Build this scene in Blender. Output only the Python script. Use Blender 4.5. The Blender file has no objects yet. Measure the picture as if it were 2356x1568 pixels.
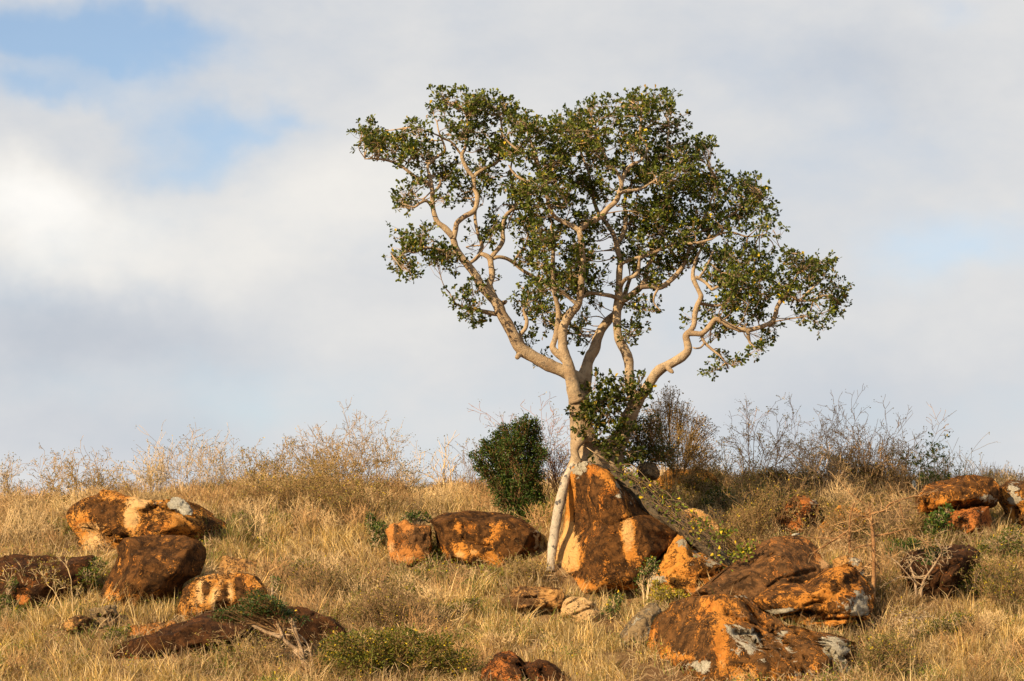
import bpy, math, random
import numpy as np
from mathutils import Vector

rng = np.random.default_rng(11)
random.seed(11)
scene = bpy.context.scene
C = scene.collection

# ------------------------------------------------------------------ camera, sky, sun, exposure
F, CX, CY, CAMZ = 5542.0, 1178.0, 784.0, 2.0        # focal length and centre in pixels of the 2356 px wide photograph
AL = math.atan(666.0 / F)                            # pitch: eye level lies near the bottom of the frame
cam = bpy.data.cameras.new('camera')
cam.sensor_width = 36.0
cam.lens = 36.0 * F / 2356.0
cam.clip_start, cam.clip_end = 0.5, 12000.0
camo = bpy.data.objects.new('camera', cam)
camo.location = (0, 0, CAMZ)
camo.rotation_euler = (math.pi / 2 + AL, 0, 0)
C.objects.link(camo)
scene.camera = camo

def ray(px, py):
    u, v = (px - CX) / F, (CY - py) / F
    y = math.cos(AL) - v * math.sin(AL)
    z = math.sin(AL) + v * math.cos(AL)
    return np.array([u / y, 1.0, z / y])

def at(px, py, Y):
    r = ray(px, py) * Y
    return np.array([r[0], r[1], r[2] + CAMZ])

SUN_AZ, SUN_EL = math.radians(46), math.radians(27)  # to the left of and behind the camera, low
to_sun = Vector((-math.sin(SUN_AZ) * math.cos(SUN_EL), -math.cos(SUN_AZ) * math.cos(SUN_EL), math.sin(SUN_EL)))
sl = bpy.data.lights.new('sun', 'SUN')
sl.energy = 5.0
sl.angle = math.radians(0.5)
sl.color = (1.0, 0.765, 0.47)
so = bpy.data.objects.new('sun', sl)
so.rotation_euler = to_sun.to_track_quat('Z', 'Y').to_euler()
so.location = to_sun * 60
C.objects.link(so)

world = bpy.data.worlds.new('World')
scene.world = world
world.use_nodes = True

class N:
    """small helper for building node trees"""
    def __init__(s, tree):
        s.t = tree; s.t.nodes.clear()
    def n(s, kind, **kw):
        nd = s.t.nodes.new(kind)
        for k, v in kw.items():
            if k.startswith('i_'):
                key = k[2:]
                nd.inputs[int(key) if key.isdigit() else key.replace('_', ' ')].default_value = v
            else:
                setattr(nd, k, v)
        return nd
    def l(s, a, b): s.t.links.new(a, b)
    def math(s, op, a, b=None, clamp=False):
        nd = s.t.nodes.new('ShaderNodeMath'); nd.operation = op; nd.use_clamp = clamp
        for i, v in enumerate((a, b)):
            if v is None: continue
            if isinstance(v, (int, float)): nd.inputs[i].default_value = v
            else: s.l(v, nd.inputs[i])
        return nd.outputs[0]
    def vmath(s, op, a, b=None):
        nd = s.t.nodes.new('ShaderNodeVectorMath'); nd.operation = op
        for i, v in enumerate((a, b)):
            if v is None: continue
            if isinstance(v, (tuple, list)): nd.inputs[i].default_value = v
            else: s.l(v, nd.inputs[i])
        return nd.outputs[1] if op in ('LENGTH', 'DISTANCE', 'DOT_PRODUCT') else nd.outputs[0]
    def noise(s, vec, scale, detail=5, rough=.55, scl=None, col=False):
        if scl is not None: vec = s.vmath('MULTIPLY', vec, scl)
        nd = s.n('ShaderNodeTexNoise', i_Scale=scale, i_Detail=detail, i_Roughness=rough)
        s.l(vec, nd.inputs['Vector'])
        return nd.outputs['Color'] if col else nd.outputs[0]
    def step(s, v, a, b, to0=0.0, to1=1.0):
        nd = s.n('ShaderNodeMapRange', interpolation_type='SMOOTHSTEP')
        nd.inputs[1].default_value = a; nd.inputs[2].default_value = b
        nd.inputs[3].default_value = to0; nd.inputs[4].default_value = to1
        s.l(v, nd.inputs[0])
        return nd.outputs[0]
    def mix(s, f, a, b):
        nd = s.t.nodes.new('ShaderNodeMix'); nd.data_type = 'RGBA'
        for i, v in ((0, f), (6, a), (7, b)):
            if isinstance(v, (int, float)): nd.inputs[i].default_value = v
            elif isinstance(v, (tuple, list)): nd.inputs[i].default_value = (*v[:3], 1)
            else: s.l(v, nd.inputs[i])
        return nd.outputs[2]
    def attr(s, name):
        return s.n('ShaderNodeAttribute', attribute_name=name)

def build_world():
    w = N(world.node_tree)
    tc = w.n('ShaderNodeTexCoord')
    d = tc.outputs['Generated']
    sky = w.n('ShaderNodeTexSky', sky_type='NISHITA', sun_disc=False, sun_elevation=SUN_EL,
              sun_rotation=math.atan2(to_sun.x, to_sun.y), air_density=1.0, dust_density=0.6, ozone_density=2.0)
    warp = w.vmath('MULTIPLY', w.vmath('SUBTRACT', w.noise(d, 11.0, 5, .55, col=True), (.5, .5, .5)), (.12, .12, .075))
    dw = w.vmath('ADD', d, warp)
    def blob(px, py, rx, ry):
        r = ray(px, py); r = r / np.linalg.norm(r)
        q = w.vmath('MULTIPLY', w.vmath('SUBTRACT', dw, tuple(r)), (F / rx, 3.0, F / ry))
        return w.step(w.vmath('LENGTH', q), 1.0, 0.0)
    def total(bl):
        acc = None
        for (px, py, rx, ry, k) in bl:
            b = w.math('MULTIPLY', blob(px, py, rx, ry), k)
            acc = b if acc is None else w.math('ADD', acc, b)
        return acc
    # openings in the cloud deck, a sunlit cumulus and darker bellies, each a place in the sky
    blue = total([(60, 60, 330, 120, 1.0), (330, 110, 320, 90, .75), (180, 190, 260, 60, .5), (540, 280, 150, 90, .6), (400, 250, 160, 70, .5), (430, 340, 170, 90, .5), (620, 210, 120, 60, .5),
                  (60, 200, 200, 70, .4), (2330, 20, 160, 60, .3), (2230, 540, 330, 150, .5), (600, 900, 700, 120, .16), (150, 900, 420, 110, .1),
                  (1150, 1000, 500, 110, .12), (2250, 950, 400, 180, .12)])
    n1 = w.noise(d, 7.0, 7, .58, scl=(1, 1, 1.9))
    n2 = w.noise(d, 18.0, 6, .55, scl=(1, 1, 1.6))
    dens = w.math('ADD', w.math('SUBTRACT', 1.0, blue), w.math('MULTIPLY', w.math('SUBTRACT', n1, .5), .9))
    dens = w.math('ADD', dens, w.math('MULTIPLY', w.math('SUBTRACT', n2, .5), .6))
    cover = w.step(dens, -.1, 1.1, .15, 1.0)
    lum = total([(130, 490, 400, 190, .24), (60, 440, 260, 110, .04), (520, 540, 460, 240, .07), (850, 420, 500, 330, .10), (300, 620, 420, 120, .08),
                 (200, 790, 620, 170, -.13), (100, 1000, 600, 220, -.07), (2050, 160, 560, 150, -.07), (1350, 90, 420, 120, -.03), (2000, 950, 700, 300, -.07)])
    lum = w.math('ADD', lum, w.math('MULTIPLY', w.math('SUBTRACT', n1, .5), .22))
    lum = w.math('ADD', lum, w.math('MULTIPLY', w.math('SUBTRACT', n2, .5), .16))
    lum = w.math('ADD', lum, .725)
    tint = w.mix(w.step(lum, .5, .9), (.905, .98, 1.105), (1.03, 1.0, .95))
    ccol = w.vmath('MULTIPLY', tint, (1, 1, 1))
    cl = w.n('ShaderNodeVectorMath', operation='SCALE')
    w.l(ccol, cl.inputs[0]); w.l(lum, cl.inputs['Scale'])
    bs = w.n('ShaderNodeBackground', i_Strength=0.082)
    w.l(sky.outputs[0], bs.inputs[0])
    bc = w.n('ShaderNodeBackground', i_Strength=0.525)
    w.l(cl.outputs[0], bc.inputs[0])
    mx = w.n('ShaderNodeMixShader')
    w.l(cover, mx.inputs[0]); w.l(bs.outputs[0], mx.inputs[1]); w.l(bc.outputs[0], mx.inputs[2])
    out = w.n('ShaderNodeOutputWorld')
    w.l(mx.outputs[0], out.inputs[0])
build_world()

vs = scene.view_settings
vs.view_transform = 'Standard'; vs.look = 'None'; vs.gamma = 1.0; vs.use_curve_mapping = False
vs.exposure = 0.92
scene.cycles.max_bounces = 6
scene.cycles.diffuse_bounces = 3
scene.cycles.use_denoising = True

# ------------------------------------------------------------------ numeric helpers
_perm = np.random.default_rng(3).permutation(512)
_grad = np.random.default_rng(4).normal(size=(512, 3)); _grad /= np.linalg.norm(_grad, axis=1)[:, None]
def perlin(p):
    """gradient noise, p is (n,3), about -0.7..0.7"""
    p = np.asarray(p, float); i = np.floor(p).astype(int); f = p - i
    u = f * f * f * (f * (f * 6 - 15) + 10)
    out = np.zeros(len(p))
    for dx in (0, 1):
        for dy in (0, 1):
            for dz in (0, 1):
                h = _perm[(_perm[(_perm[(i[:, 0] + dx) & 511] + i[:, 1] + dy) & 511] + i[:, 2] + dz) & 511]
                g = _grad[h]
                dot = g[:, 0] * (f[:, 0] - dx) + g[:, 1] * (f[:, 1] - dy) + g[:, 2] * (f[:, 2] - dz)
                wx = u[:, 0] if dx else 1 - u[:, 0]; wy = u[:, 1] if dy else 1 - u[:, 1]; wz = u[:, 2] if dz else 1 - u[:, 2]
                out += wx * wy * wz * dot
    return out
def fbm(p, oct=4, lac=2.03, gain=.5):
    s = np.zeros(len(p)); a = 1.0; q = np.array(p, float)
    for _ in range(oct):
        s += a * perlin(q); q = q * lac + 17.3; a *= gain
    return s
def sstep(a, b, x):
    t = np.clip((x - a) / (b - a), 0, 1); return t * t * (3 - 2 * t)

def make_mesh(name, verts, faces, mat, attrs=None, smooth=False, cols=None):
    """faces: (n,3) or (n,4) int array"""
    verts = np.ascontiguousarray(verts, dtype=np.float32); faces = np.ascontiguousarray(faces, dtype=np.int32)
    k = faces.shape[1]; n = len(faces)
    me = bpy.data.meshes.new(name)
    me.vertices.add(len(verts)); me.vertices.foreach_set('co', verts.ravel())
    me.loops.add(n * k); me.loops.foreach_set('vertex_index', faces.ravel())
    me.polygons.add(n); me.polygons.foreach_set('loop_start', np.arange(0, n * k, k, dtype=np.int32))
    me.polygons.foreach_set('loop_total', np.full(n, k, dtype=np.int32))
    if smooth: me.polygons.foreach_set('use_smooth', np.ones(n, dtype=bool))
    me.update(calc_edges=True)
    for an, av in (attrs or {}).items():
        a = me.attributes.new(an, 'FLOAT', 'POINT'); a.data.foreach_set('value', np.ascontiguousarray(av, dtype=np.float32))
    for an, av in (cols or {}).items():
        a = me.attributes.new(an, 'FLOAT_COLOR', 'POINT')
        a.data.foreach_set('color', np.ascontiguousarray(np.c_[av, np.ones(len(av))], dtype=np.float32).ravel())
    if mat: me.materials.append(mat)
    return me
def link(name, me, parent=None, loc=None):
    o = bpy.data.objects.new(name, me); C.objects.link(o)
    if loc is not None: o.location = loc
    if parent is not None: o.parent = parent
    return o
def tag(o, label=None, cat=None, group=None, kind=None):
    if label: o['label'] = label
    if cat: o['category'] = cat
    if group: o['group'] = group
    if kind: o['kind'] = kind
    return o
def thing(name, loc, label, cat, group=None):
    o = bpy.data.objects.new(name, None); C.objects.link(o)
    o.location = tuple(loc); o.empty_display_size = .2
    return tag(o, label, cat, group)

def prisms(P0, P1, R0, R1):
    """three-sided twigs, one per segment"""
    P0, P1 = np.asarray(P0, float), np.asarray(P1, float); n = len(P0)
    d = P1 - P0; L = np.linalg.norm(d, axis=1); d = d / np.maximum(L, 1e-6)[:, None]
    a = np.cross(d, np.where(np.abs(d[:, 2:3]) < .8, [[0, 0, 1.]], [[1., 0, 0]])); a /= np.linalg.norm(a, axis=1)[:, None]
    b = np.cross(d, a)
    V = np.zeros((n, 6, 3))
    for k in range(3):
        t = 2 * math.pi * k / 3; off = a * math.cos(t) + b * math.sin(t)
        V[:, k] = P0 + off * np.asarray(R0)[:, None]; V[:, 3 + k] = P1 + off * np.asarray(R1)[:, None]
    base = (np.arange(n) * 6)[:, None]
    Fq = np.concatenate([base + [[k, (k + 1) % 3, 3 + (k + 1) % 3, 3 + k]] for k in range(3)])
    return V.reshape(-1, 3), Fq

def ribbons(P0, P1, R0, R1, rg):
    """flat twig strips, two triangles per segment"""
    P0, P1 = np.asarray(P0, float), np.asarray(P1, float); n = len(P0); d = unit(P1 - P0)
    a = unit(np.cross(d, np.array([0, 1., 0]) + rg.normal(size=(n, 3)) * .35))
    V = np.zeros((n, 4, 3)); r0, r1 = np.asarray(R0)[:, None], np.asarray(R1)[:, None]
    V[:, 0] = P0 - a * r0; V[:, 1] = P0 + a * r0; V[:, 2] = P1 + a * r1; V[:, 3] = P1 - a * r1
    return V.reshape(-1, 3), (np.arange(n) * 4)[:, None] + np.arange(4)[None]

def spline(pts, m):
    """Catmull-Rom through pts (n,k), m samples per span"""
    p = np.asarray(pts, float); q = np.vstack([2 * p[0] - p[1], p, 2 * p[-1] - p[-2]]); out = []
    for i in range(len(p) - 1):
        a, b, c, d = q[i:i + 4]
        for t in np.linspace(0, 1, m, endpoint=False):
            out.append(.5 * (2 * b + (c - a) * t + (2 * a - 5 * b + 4 * c - d) * t * t + (3 * b - a - 3 * c + d) * t ** 3))
    out.append(p[-1]); return np.array(out)

def tube(pts, rad, sides=10, knob=.0, seed=0, flare=0):
    """closed tapered tube with uneven radius"""
    p = np.asarray(pts, float); n = len(p)
    T = np.gradient(p, axis=0); T /= np.linalg.norm(T, axis=1)[:, None]
    a = np.cross(T[0], [0.3, 1, 0.1]); a /= np.linalg.norm(a); V = []
    for i in range(n):
        a = a - T[i] * a.dot(T[i]); a /= np.linalg.norm(a); b = np.cross(T[i], a)
        ang = np.arange(sides) * 2 * math.pi / sides
        V.append(p[i] + rad[i] * (np.cos(ang)[:, None] * a + np.sin(ang)[:, None] * b))
    V = np.array(V).reshape(-1, 3)
    if knob:
        ctr = np.repeat(p, sides, 0); rr = np.repeat(np.asarray(rad), sides)
        nn = (V - ctr) / np.maximum(rr, 1e-5)[:, None]
        V = V + nn * (rr * knob * (fbm(V * 3.1 + seed, 2) * 1.3 + fbm(V * 9 + seed, 2) * .5))[:, None]
    i = np.arange(n - 1)[:, None] * sides; j = np.arange(sides)[None]
    Fq = np.stack([i + j, i + (j + 1) % sides, i + sides + (j + 1) % sides, i + sides + j], -1).reshape(-1, 4)
    V = np.vstack([V, p[0], p[-1]]); c0, c1 = len(V) - 2, len(V) - 1
    j = np.arange(sides); l = (n - 1) * sides
    caps = np.vstack([np.stack([(j + 1) % sides, j, np.full(sides, c0), np.full(sides, c0)], -1),
                      np.stack([l + j, l + (j + 1) % sides, np.full(sides, c1), np.full(sides, c1)], -1)])
    return V, Fq, caps
def merge(parts):
    vs, fs, o = [], [], 0
    for v, f in parts:
        vs.append(v); fs.append(np.asarray(f) + o); o += len(v)
    return np.vstack(vs), np.vstack(fs)
def quads_to_tris(q):
    q = np.asarray(q); t = np.vstack([q[:, [0, 1, 2]], q[:, [0, 2, 3]]])
    return t[(t[:, 0] != t[:, 1]) & (t[:, 1] != t[:, 2]) & (t[:, 0] != t[:, 2])]

def unit(v): return v / np.maximum(np.linalg.norm(v, axis=-1, keepdims=True), 1e-9)

def leaves(pos, dirn, length, width, normal_jit=.8, fold=.25):
    """obovate folded leaves: 6 vertices, 4 triangles each"""
    pos = np.asarray(pos, float); n = len(pos); d = unit(np.asarray(dirn, float))
    up = np.tile([0, -.25, 1.0], (n, 1)) + rng.normal(size=(n, 3)) * normal_jit
    s = unit(np.cross(d, up)); nn = np.cross(s, d)
    L = np.broadcast_to(length, (n,))[:, None]; W = np.broadcast_to(width, (n,))[:, None] / 2
    V = np.zeros((n, 6, 3))
    V[:, 0] = pos
    V[:, 1] = pos + d * L * .45 + s * W * .75 + nn * W * fold
    V[:, 2] = pos + d * L * .78 + s * W * .95 + nn * W * fold * 1.2
    V[:, 3] = pos + d * L - nn * L * .06
    V[:, 4] = pos + d * L * .78 - s * W * .95 + nn * W * fold * 1.2
    V[:, 5] = pos + d * L * .45 - s * W * .75 + nn * W * fold
    b = (np.arange(n) * 6)[:, None]
    Ft = np.concatenate([b + [[0, 1, 3]], b + [[1, 2, 3]], b + [[0, 3, 5]], b + [[3, 4, 5]]])
    return V.reshape(-1, 3), Ft

# ------------------------------------------------------------------ materials
def new_mat(name):
    m = bpy.data.materials.new(name); m.use_nodes = True
    return m, N(m.node_tree)
def finish(w, col, rough=.9, bump=None, bstr=.5, bdist=.02, spec=.2, extra=None):
    p = w.n('ShaderNodeBsdfPrincipled')
    if isinstance(col, tuple): p.inputs['Base Color'].default_value = (*col, 1)
    else: w.l(col, p.inputs['Base Color'])
    if isinstance(rough, (int, float)): p.inputs['Roughness'].default_value = rough
    else: w.l(rough, p.inputs['Roughness'])
    p.inputs['Specular IOR Level'].default_value = spec
    if bump is not None:
        b = w.n('ShaderNodeBump', i_Strength=bstr, i_Distance=bdist)
        w.l(bump, b.inputs['Height']); w.l(b.outputs[0], p.inputs['Normal'])
    out = w.n('ShaderNodeOutputMaterial')
    w.l(p.outputs[0], out.inputs[0])
    return p, out

def rock_material(name, seed, orange=(.68, .275, .050), pale=(.80, .46, .17), rust=(.54, .165, .026), dark=(.038, .018, .0065), brown=(.18, .078, .023),
                  lich=(.56, .50, .385), streak=1.0, ribs=None):
    m, w = new_mat(name)
    tc = w.n('ShaderNodeTexCoord'); o = w.vmath('ADD', tc.outputs['Object'], (seed * 3.7, seed * 1.9, seed * 5.3))
    ad, alc, ab = w.attr('dark').outputs['Fac'], w.attr('lichen').outputs['Fac'], w.attr('pale').outputs['Fac']
    warp = w.vmath('MULTIPLY', w.vmath('SUBTRACT', w.noise(o, 3.5, 4, col=True), (.5, .5, .5)), (.34, .34, .34))
    ow = w.vmath('ADD', o, warp)
    big = w.noise(ow, 1.4, 6, .62)
    strk = w.noise(ow, 3.2, 7, .62, scl=(1.5, 1.5, .32))
    fine = w.noise(ow, 12.0, 8, .7)
    grit = w.noise(o, 60.0, 4, .7)
    # orange heartrock
    med = w.noise(ow, 30.0, 6, .75)
    c1 = w.mix(w.step(big, .47, .74), orange, rust)
    c1 = w.mix(w.step(w.math('ADD', w.math('ADD', fine, w.math('MULTIPLY', ab, .9)), w.math('MULTIPLY', w.math('SUBTRACT', big, .5), -.7)), .62, .92), c1, pale)
    c1 = w.mix(w.step(grit, .52, .78, 0, .3), c1, rust)
    c1 = w.mix(w.step(med, .58, .72, 0, .45), c1, brown)
    # dark patina, with streaks and flaked-off spots, plus some shade painted into its mask
    c2 = w.mix(w.step(w.noise(ow, 5.5, 8, .68), .38, .66), dark, brown)
    c2 = w.mix(w.step(w.math('ADD', w.math('MULTIPLY', grit, .5), w.math('MULTIPLY', med, .5)), .54, .68, 0, .4), c2, (.23, .11, .038))
    c2 = w.mix(w.step(w.noise(o, 24.0, 3, .6), .66, .72, 0, .6), c2, (.38, .28, .18))
    md = w.math('ADD', ad, w.math('MULTIPLY', w.math('SUBTRACT', strk, .5), 1.7 * streak))
    md = w.math('ADD', md, w.math('MULTIPLY', w.math('SUBTRACT', fine, .5), 2.1))
    md = w.math('ADD', md, w.math('MULTIPLY', w.math('SUBTRACT', med, .5), 2.2))
    md = w.math('ADD', md, w.math('MULTIPLY', w.math('SUBTRACT', grit, .5), .6))
    mask = w.step(md, .40, .60)
    col = w.mix(mask, c1, c2)
    # fissures: a warped, broken-up network of thin dark cracks
    cwv = w.vmath('ADD', o, w.vmath('MULTIPLY', w.vmath('SUBTRACT', w.noise(o, 2.2, 6, .65, col=True), (.5, .5, .5)), (.9, .9, .9)))
    vc = w.n('ShaderNodeTexVoronoi', feature='DISTANCE_TO_EDGE', i_Scale=1.25); w.l(w.vmath('MULTIPLY', cwv, (1, 1, 1.5)), vc.inputs['Vector'])
    crk = w.math('MULTIPLY', w.step(vc.outputs['Distance'], .022, .004), w.step(w.noise(o, 2.6, 4, .6), .46, .58))
    # pale crust lichen
    vor = w.n('ShaderNodeTexVoronoi', i_Scale=14.0, feature='F1'); w.l(ow, vor.inputs['Vector'])
    lv = ow
    if ribs is not None:                                   # crusts drawn out along the ribs of the stone
        rt = w.n('ShaderNodeVectorRotate', rotation_type='Y_AXIS', i_Angle=ribs); w.l(ow, rt.inputs['Vector'])
        lv = w.vmath('MULTIPLY', rt.outputs[0], (.34, 1.0, 1.25))
    ml = w.math('ADD', alc, w.math('MULTIPLY', w.math('SUBTRACT', w.noise(lv, 5.0, 8, .68), .5), 2.1))
    ml = w.math('ADD', ml, w.math('MULTIPLY', w.math('SUBTRACT', w.noise(ow, 22.0, 4, .6), .5), .7))
    lm = w.step(ml, .52, .60)
    lc = w.mix(w.step(w.noise(o, 30.0, 5, .7), .4, .62), lich, (.40, .35, .26))
    lc = w.mix(w.step(vor.outputs['Distance'], .1, .0, 0, .7), lc, (.07, .06, .045))
    col = w.mix(lm, col, lc)
    col = w.mix(w.math('MULTIPLY', crk, .85), col, (.018, .010, .006))
    h = w.math('ADD', w.math('MULTIPLY', fine, 1.3), w.math('MULTIPLY', grit, .35))
    h = w.math('SUBTRACT', h, w.math('MULTIPLY', crk, .6))
    h = w.math('ADD', h, w.math('MULTIPLY', w.noise(ow, 5.0, 6, .6), 1.2)); h = w.math('ADD', h, w.math('MULTIPLY', med, .9))
    h = w.math('ADD', h, w.math('MULTIPLY', mask, .10)); h = w.math('ADD', h, w.math('MULTIPLY', lm, .14))
    finish(w, col, .92, h, 1.0, .075, .12)
    return m

def bark_material(name, a=(.40, .30, .19), b=(.285, .20, .122), c=(.165, .132, .098), spots=0.0):
    m, w = new_mat(name)
    tc = w.n('ShaderNodeTexCoord'); o = tc.outputs['Object']
    n1 = w.noise(o, 3.0, 6, .6); n2 = w.noise(o, 11.0, 7, .7); n3 = w.noise(o, 30.0, 4, .6, scl=(1, 1, 2.4))
    col = w.mix(w.step(n1, .38, .66), a, b)
    col = w.mix(w.step(n2, .50, .66, 0, .85), col, c)
    col = w.mix(w.step(w.noise(o, 55.0, 3, .6), .66, .73, 0, .8), col, (.085, .062, .045))
    if spots:
        col = w.mix(w.step(w.noise(o, 8.0, 3, .5), .585, .61), col, (.10, .09, .085))
    h = w.math('ADD', w.math('MULTIPLY', n3, .6), n2)
    finish(w, col, .85, h, 1.0, .04, .12)
    return m

def leaf_material(name, trans=.25, rough=.42, spec=.35):
    """colour comes from the per-leaf 'tint' colour attribute"""
    m, w = new_mat(name)
    t = w.attr('tint').outputs['Color']
    tc = w.n('ShaderNodeTexCoord')
    col = w.mix(w.step(w.noise(tc.outputs['Object'], 40.0, 3), .35, .75, 0, .35), t, w.vmath('MULTIPLY', t, (1.5, 1.35, .9)))
    p, out = finish(w, col, rough, spec=spec)
    tr = w.n('ShaderNodeBsdfTranslucent'); w.l(w.vmath('MULTIPLY', col, (1.5, 1.6, .6)), tr.inputs[0])
    mx = w.n('ShaderNodeMixShader'); mx.inputs[0].default_value = trans
    w.l(p.outputs[0], mx.inputs[1]); w.l(tr.outputs[0], mx.inputs[2]); w.l(mx.outputs[0], out.inputs[0])
    return m
M_LEAF = leaf_material('glossy_leaf', .25, .48, .22)
M_SOFT = leaf_material('soft_leaf', .3, .6, .2)
M_GRASS = leaf_material('dry_grass_blade', .22, .7, .15)
M_TWIG = leaf_material('dry_twig', .0, .85, .1)
M_BARK = bark_material('fig_bark')
M_ROOT = bark_material('pale_root_bark', (.47, .40, .31), (.37, .305, .23), (.23, .20, .165), spots=1)
M_DEAD = bark_material('dead_wood', (.42, .30, .19), (.28, .18, .10), (.20, .16, .12))
M_DEADB = bark_material('brown_dead_wood', (.34, .185, .08), (.23, .115, .05), (.13, .08, .05))

def soil_material():
    m, w = new_mat('soil_and_litter')
    tc = w.n('ShaderNodeTexCoord'); o = tc.outputs['Object']
    n1 = w.noise(o, .6, 6, .6); n2 = w.noise(o, 7.0, 7, .65); n3 = w.noise(o, 45.0, 4, .7)
    col = w.mix(w.step(n1, .38, .62), (.19, .11, .05), (.12, .065, .03))
    col = w.mix(w.step(n2, .45, .7), col, (.28, .19, .09))
    col = w.mix(w.step(n3, .5, .75, 0, .7), col, (.10, .062, .03))
    h = w.math('ADD', n2, w.math('MULTIPLY', n3, .5))
    finish(w, col, .95, h, .8, .05, .1)
    return m

# ------------------------------------------------------------------ ground: plain, hillside, rounded crest, plain beyond
_ty = np.arange(-80, 320, .1)
_tz = np.interp(_ty, [-80, 25, 36, 40, 44, 50, 54.5, 57, 59.5, 63, 70, 85, 150, 320],
                [0, 0, .05, .25, .88, 2.78, 4.38, 5.02, 5.28, 5.22, 4.6, 3.0, 0, 0])
_k = np.exp(-.5 * (np.arange(-20, 21) / 9.) ** 2); _k /= _k.sum()
_tz = np.convolve(np.pad(_tz, 20, mode='edge'), _k, 'valid')
_rx = np.array([-14, -12, -9, -6, -2.3, 1.3, 5.4, 8.5, 12.1, 14])
_ro = np.array([-.42, -.36, -.12, .12, .02, .05, .30, .12, .05, .05])
def ground(x, y):
    x = np.asarray(x, float); y = np.asarray(y, float)
    z = np.interp(y, _ty, _tz) * (1 - sstep(26, 75, np.abs(x)))
    z = z + np.interp(x, _rx, _ro) * sstep(48, 57, y) * (1 - sstep(70, 130, y)) * (1 - sstep(26, 75, np.abs(x)))
    z = z + 1.35 * np.exp(-((x - 2.15) / 1.5) ** 2 - ((y - 53.2) / 1.35) ** 2)       # earth heaped behind the great boulder
    z = z - .55 * np.exp(-((x - 2.1) / 1.0) ** 2 - ((y - 50.0) / .8) ** 2) - .40 * np.exp(-((x - 6.75) / .6) ** 2 - ((y - 47.4) / .7) ** 2)   # hollows under overhangs
    near = sstep(36, 42, y) * (1 - sstep(75, 100, y))
    q = np.stack([x.ravel() * .45, y.ravel() * .45, np.zeros(x.size)], -1)
    z = z + (fbm(q, 3) * .28).reshape(x.shape) * near
    return z
def ground_y(px, py):
    """distance at which the line of sight through a pixel meets the hillside"""
    r = ray(px, py); ys = np.arange(40, 62, .05)
    h = ground(r[0] * ys, ys) - (r[2] * ys + CAMZ)
    i = np.argmax(h > 0)
    return float(ys[i]) if h.max() > 0 else 58.0

def build_ground():
    xs = np.unique(np.r_[-6000, -3000, -1500, -700, -350, -180, -110, np.arange(-80, -16, 4), np.arange(-16, 16.01, .2),
                         np.arange(20, 84, 4), 110, 180, 350, 700, 1500, 3000, 6000])
    ys = np.unique(np.r_[-6000, -3000, -1000, -300, -80, np.arange(-40, 38, 6), np.arange(38, 66.01, .2), np.arange(68, 100, 3),
                         np.arange(105, 200, 12), 260, 400, 800, 1600, 3000, 6000])
    X, Y = np.meshgrid(xs, ys); Z = ground(X, Y)
    nx, ny = len(xs), len(ys)
    i = (np.arange(ny - 1)[:, None] * nx + np.arange(nx - 1)[None]).ravel()
    Fq = np.stack([i, i + 1, i + nx + 1, i + nx], -1)
    me = make_mesh('ground', np.stack([X, Y, Z], -1).reshape(-1, 3), Fq, soil_material(), smooth=True)
    tag(link('ground', me), 'dry grassy hillside rising to a rounded crest', kind='structure')
build_ground()

# ------------------------------------------------------------------ boulders
def ico(sub):
    import bmesh
    bm = bmesh.new(); bmesh.ops.create_icosphere(bm, subdivisions=sub, radius=1.0)
    v = np.array([x.co[:] for x in bm.verts]); f = np.array([[x.index for x in p.verts] for p in bm.faces]); bm.free()
    return v, f
ICO = {s: ico(s) for s in (4, 5, 6)}
def project(p):
    q = p - np.array([0, 0, CAMZ]); c, s = math.cos(AL), math.sin(AL)
    dep = q[:, 1] * c + q[:, 2] * s; up = -q[:, 1] * s + q[:, 2] * c
    return CX + F * q[:, 0] / dep, CY - F * up / dep
def cv(ox, oy, k):
    return lambda pts: [(ox + p[0] * k, oy + p[1] * k) + tuple(p[2:]) for p in pts]
Zl, Zm, Zb, Zr = cv(0, 961, .2768), cv(558, 899, .2768), cv(1147, 961, .2768), cv(1736, 961, .2768)   # enlargements of the photograph the outlines were traced on
Q1, Q2, Q3, Q4, Q5 = cv(0, 1178, .25), cv(434, 1178, .25), cv(930, 1178, .25), cv(1426, 1178, .25), cv(1767, 1178, .25)

def seg_dist(x, y, pts):
    d = np.full(len(x), 1e9)
    for (x0, y0), (x1, y1) in zip(pts[:-1], pts[1:]):
        dx, dy = x1 - x0, y1 - y0; t = np.clip(((x - x0) * dx + (y - y0) * dy) / (dx * dx + dy * dy + 1e-9), 0, 1)
        d = np.minimum(d, np.hypot(x - x0 - t * dx, y - y0 - t * dy))
    return d

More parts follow.
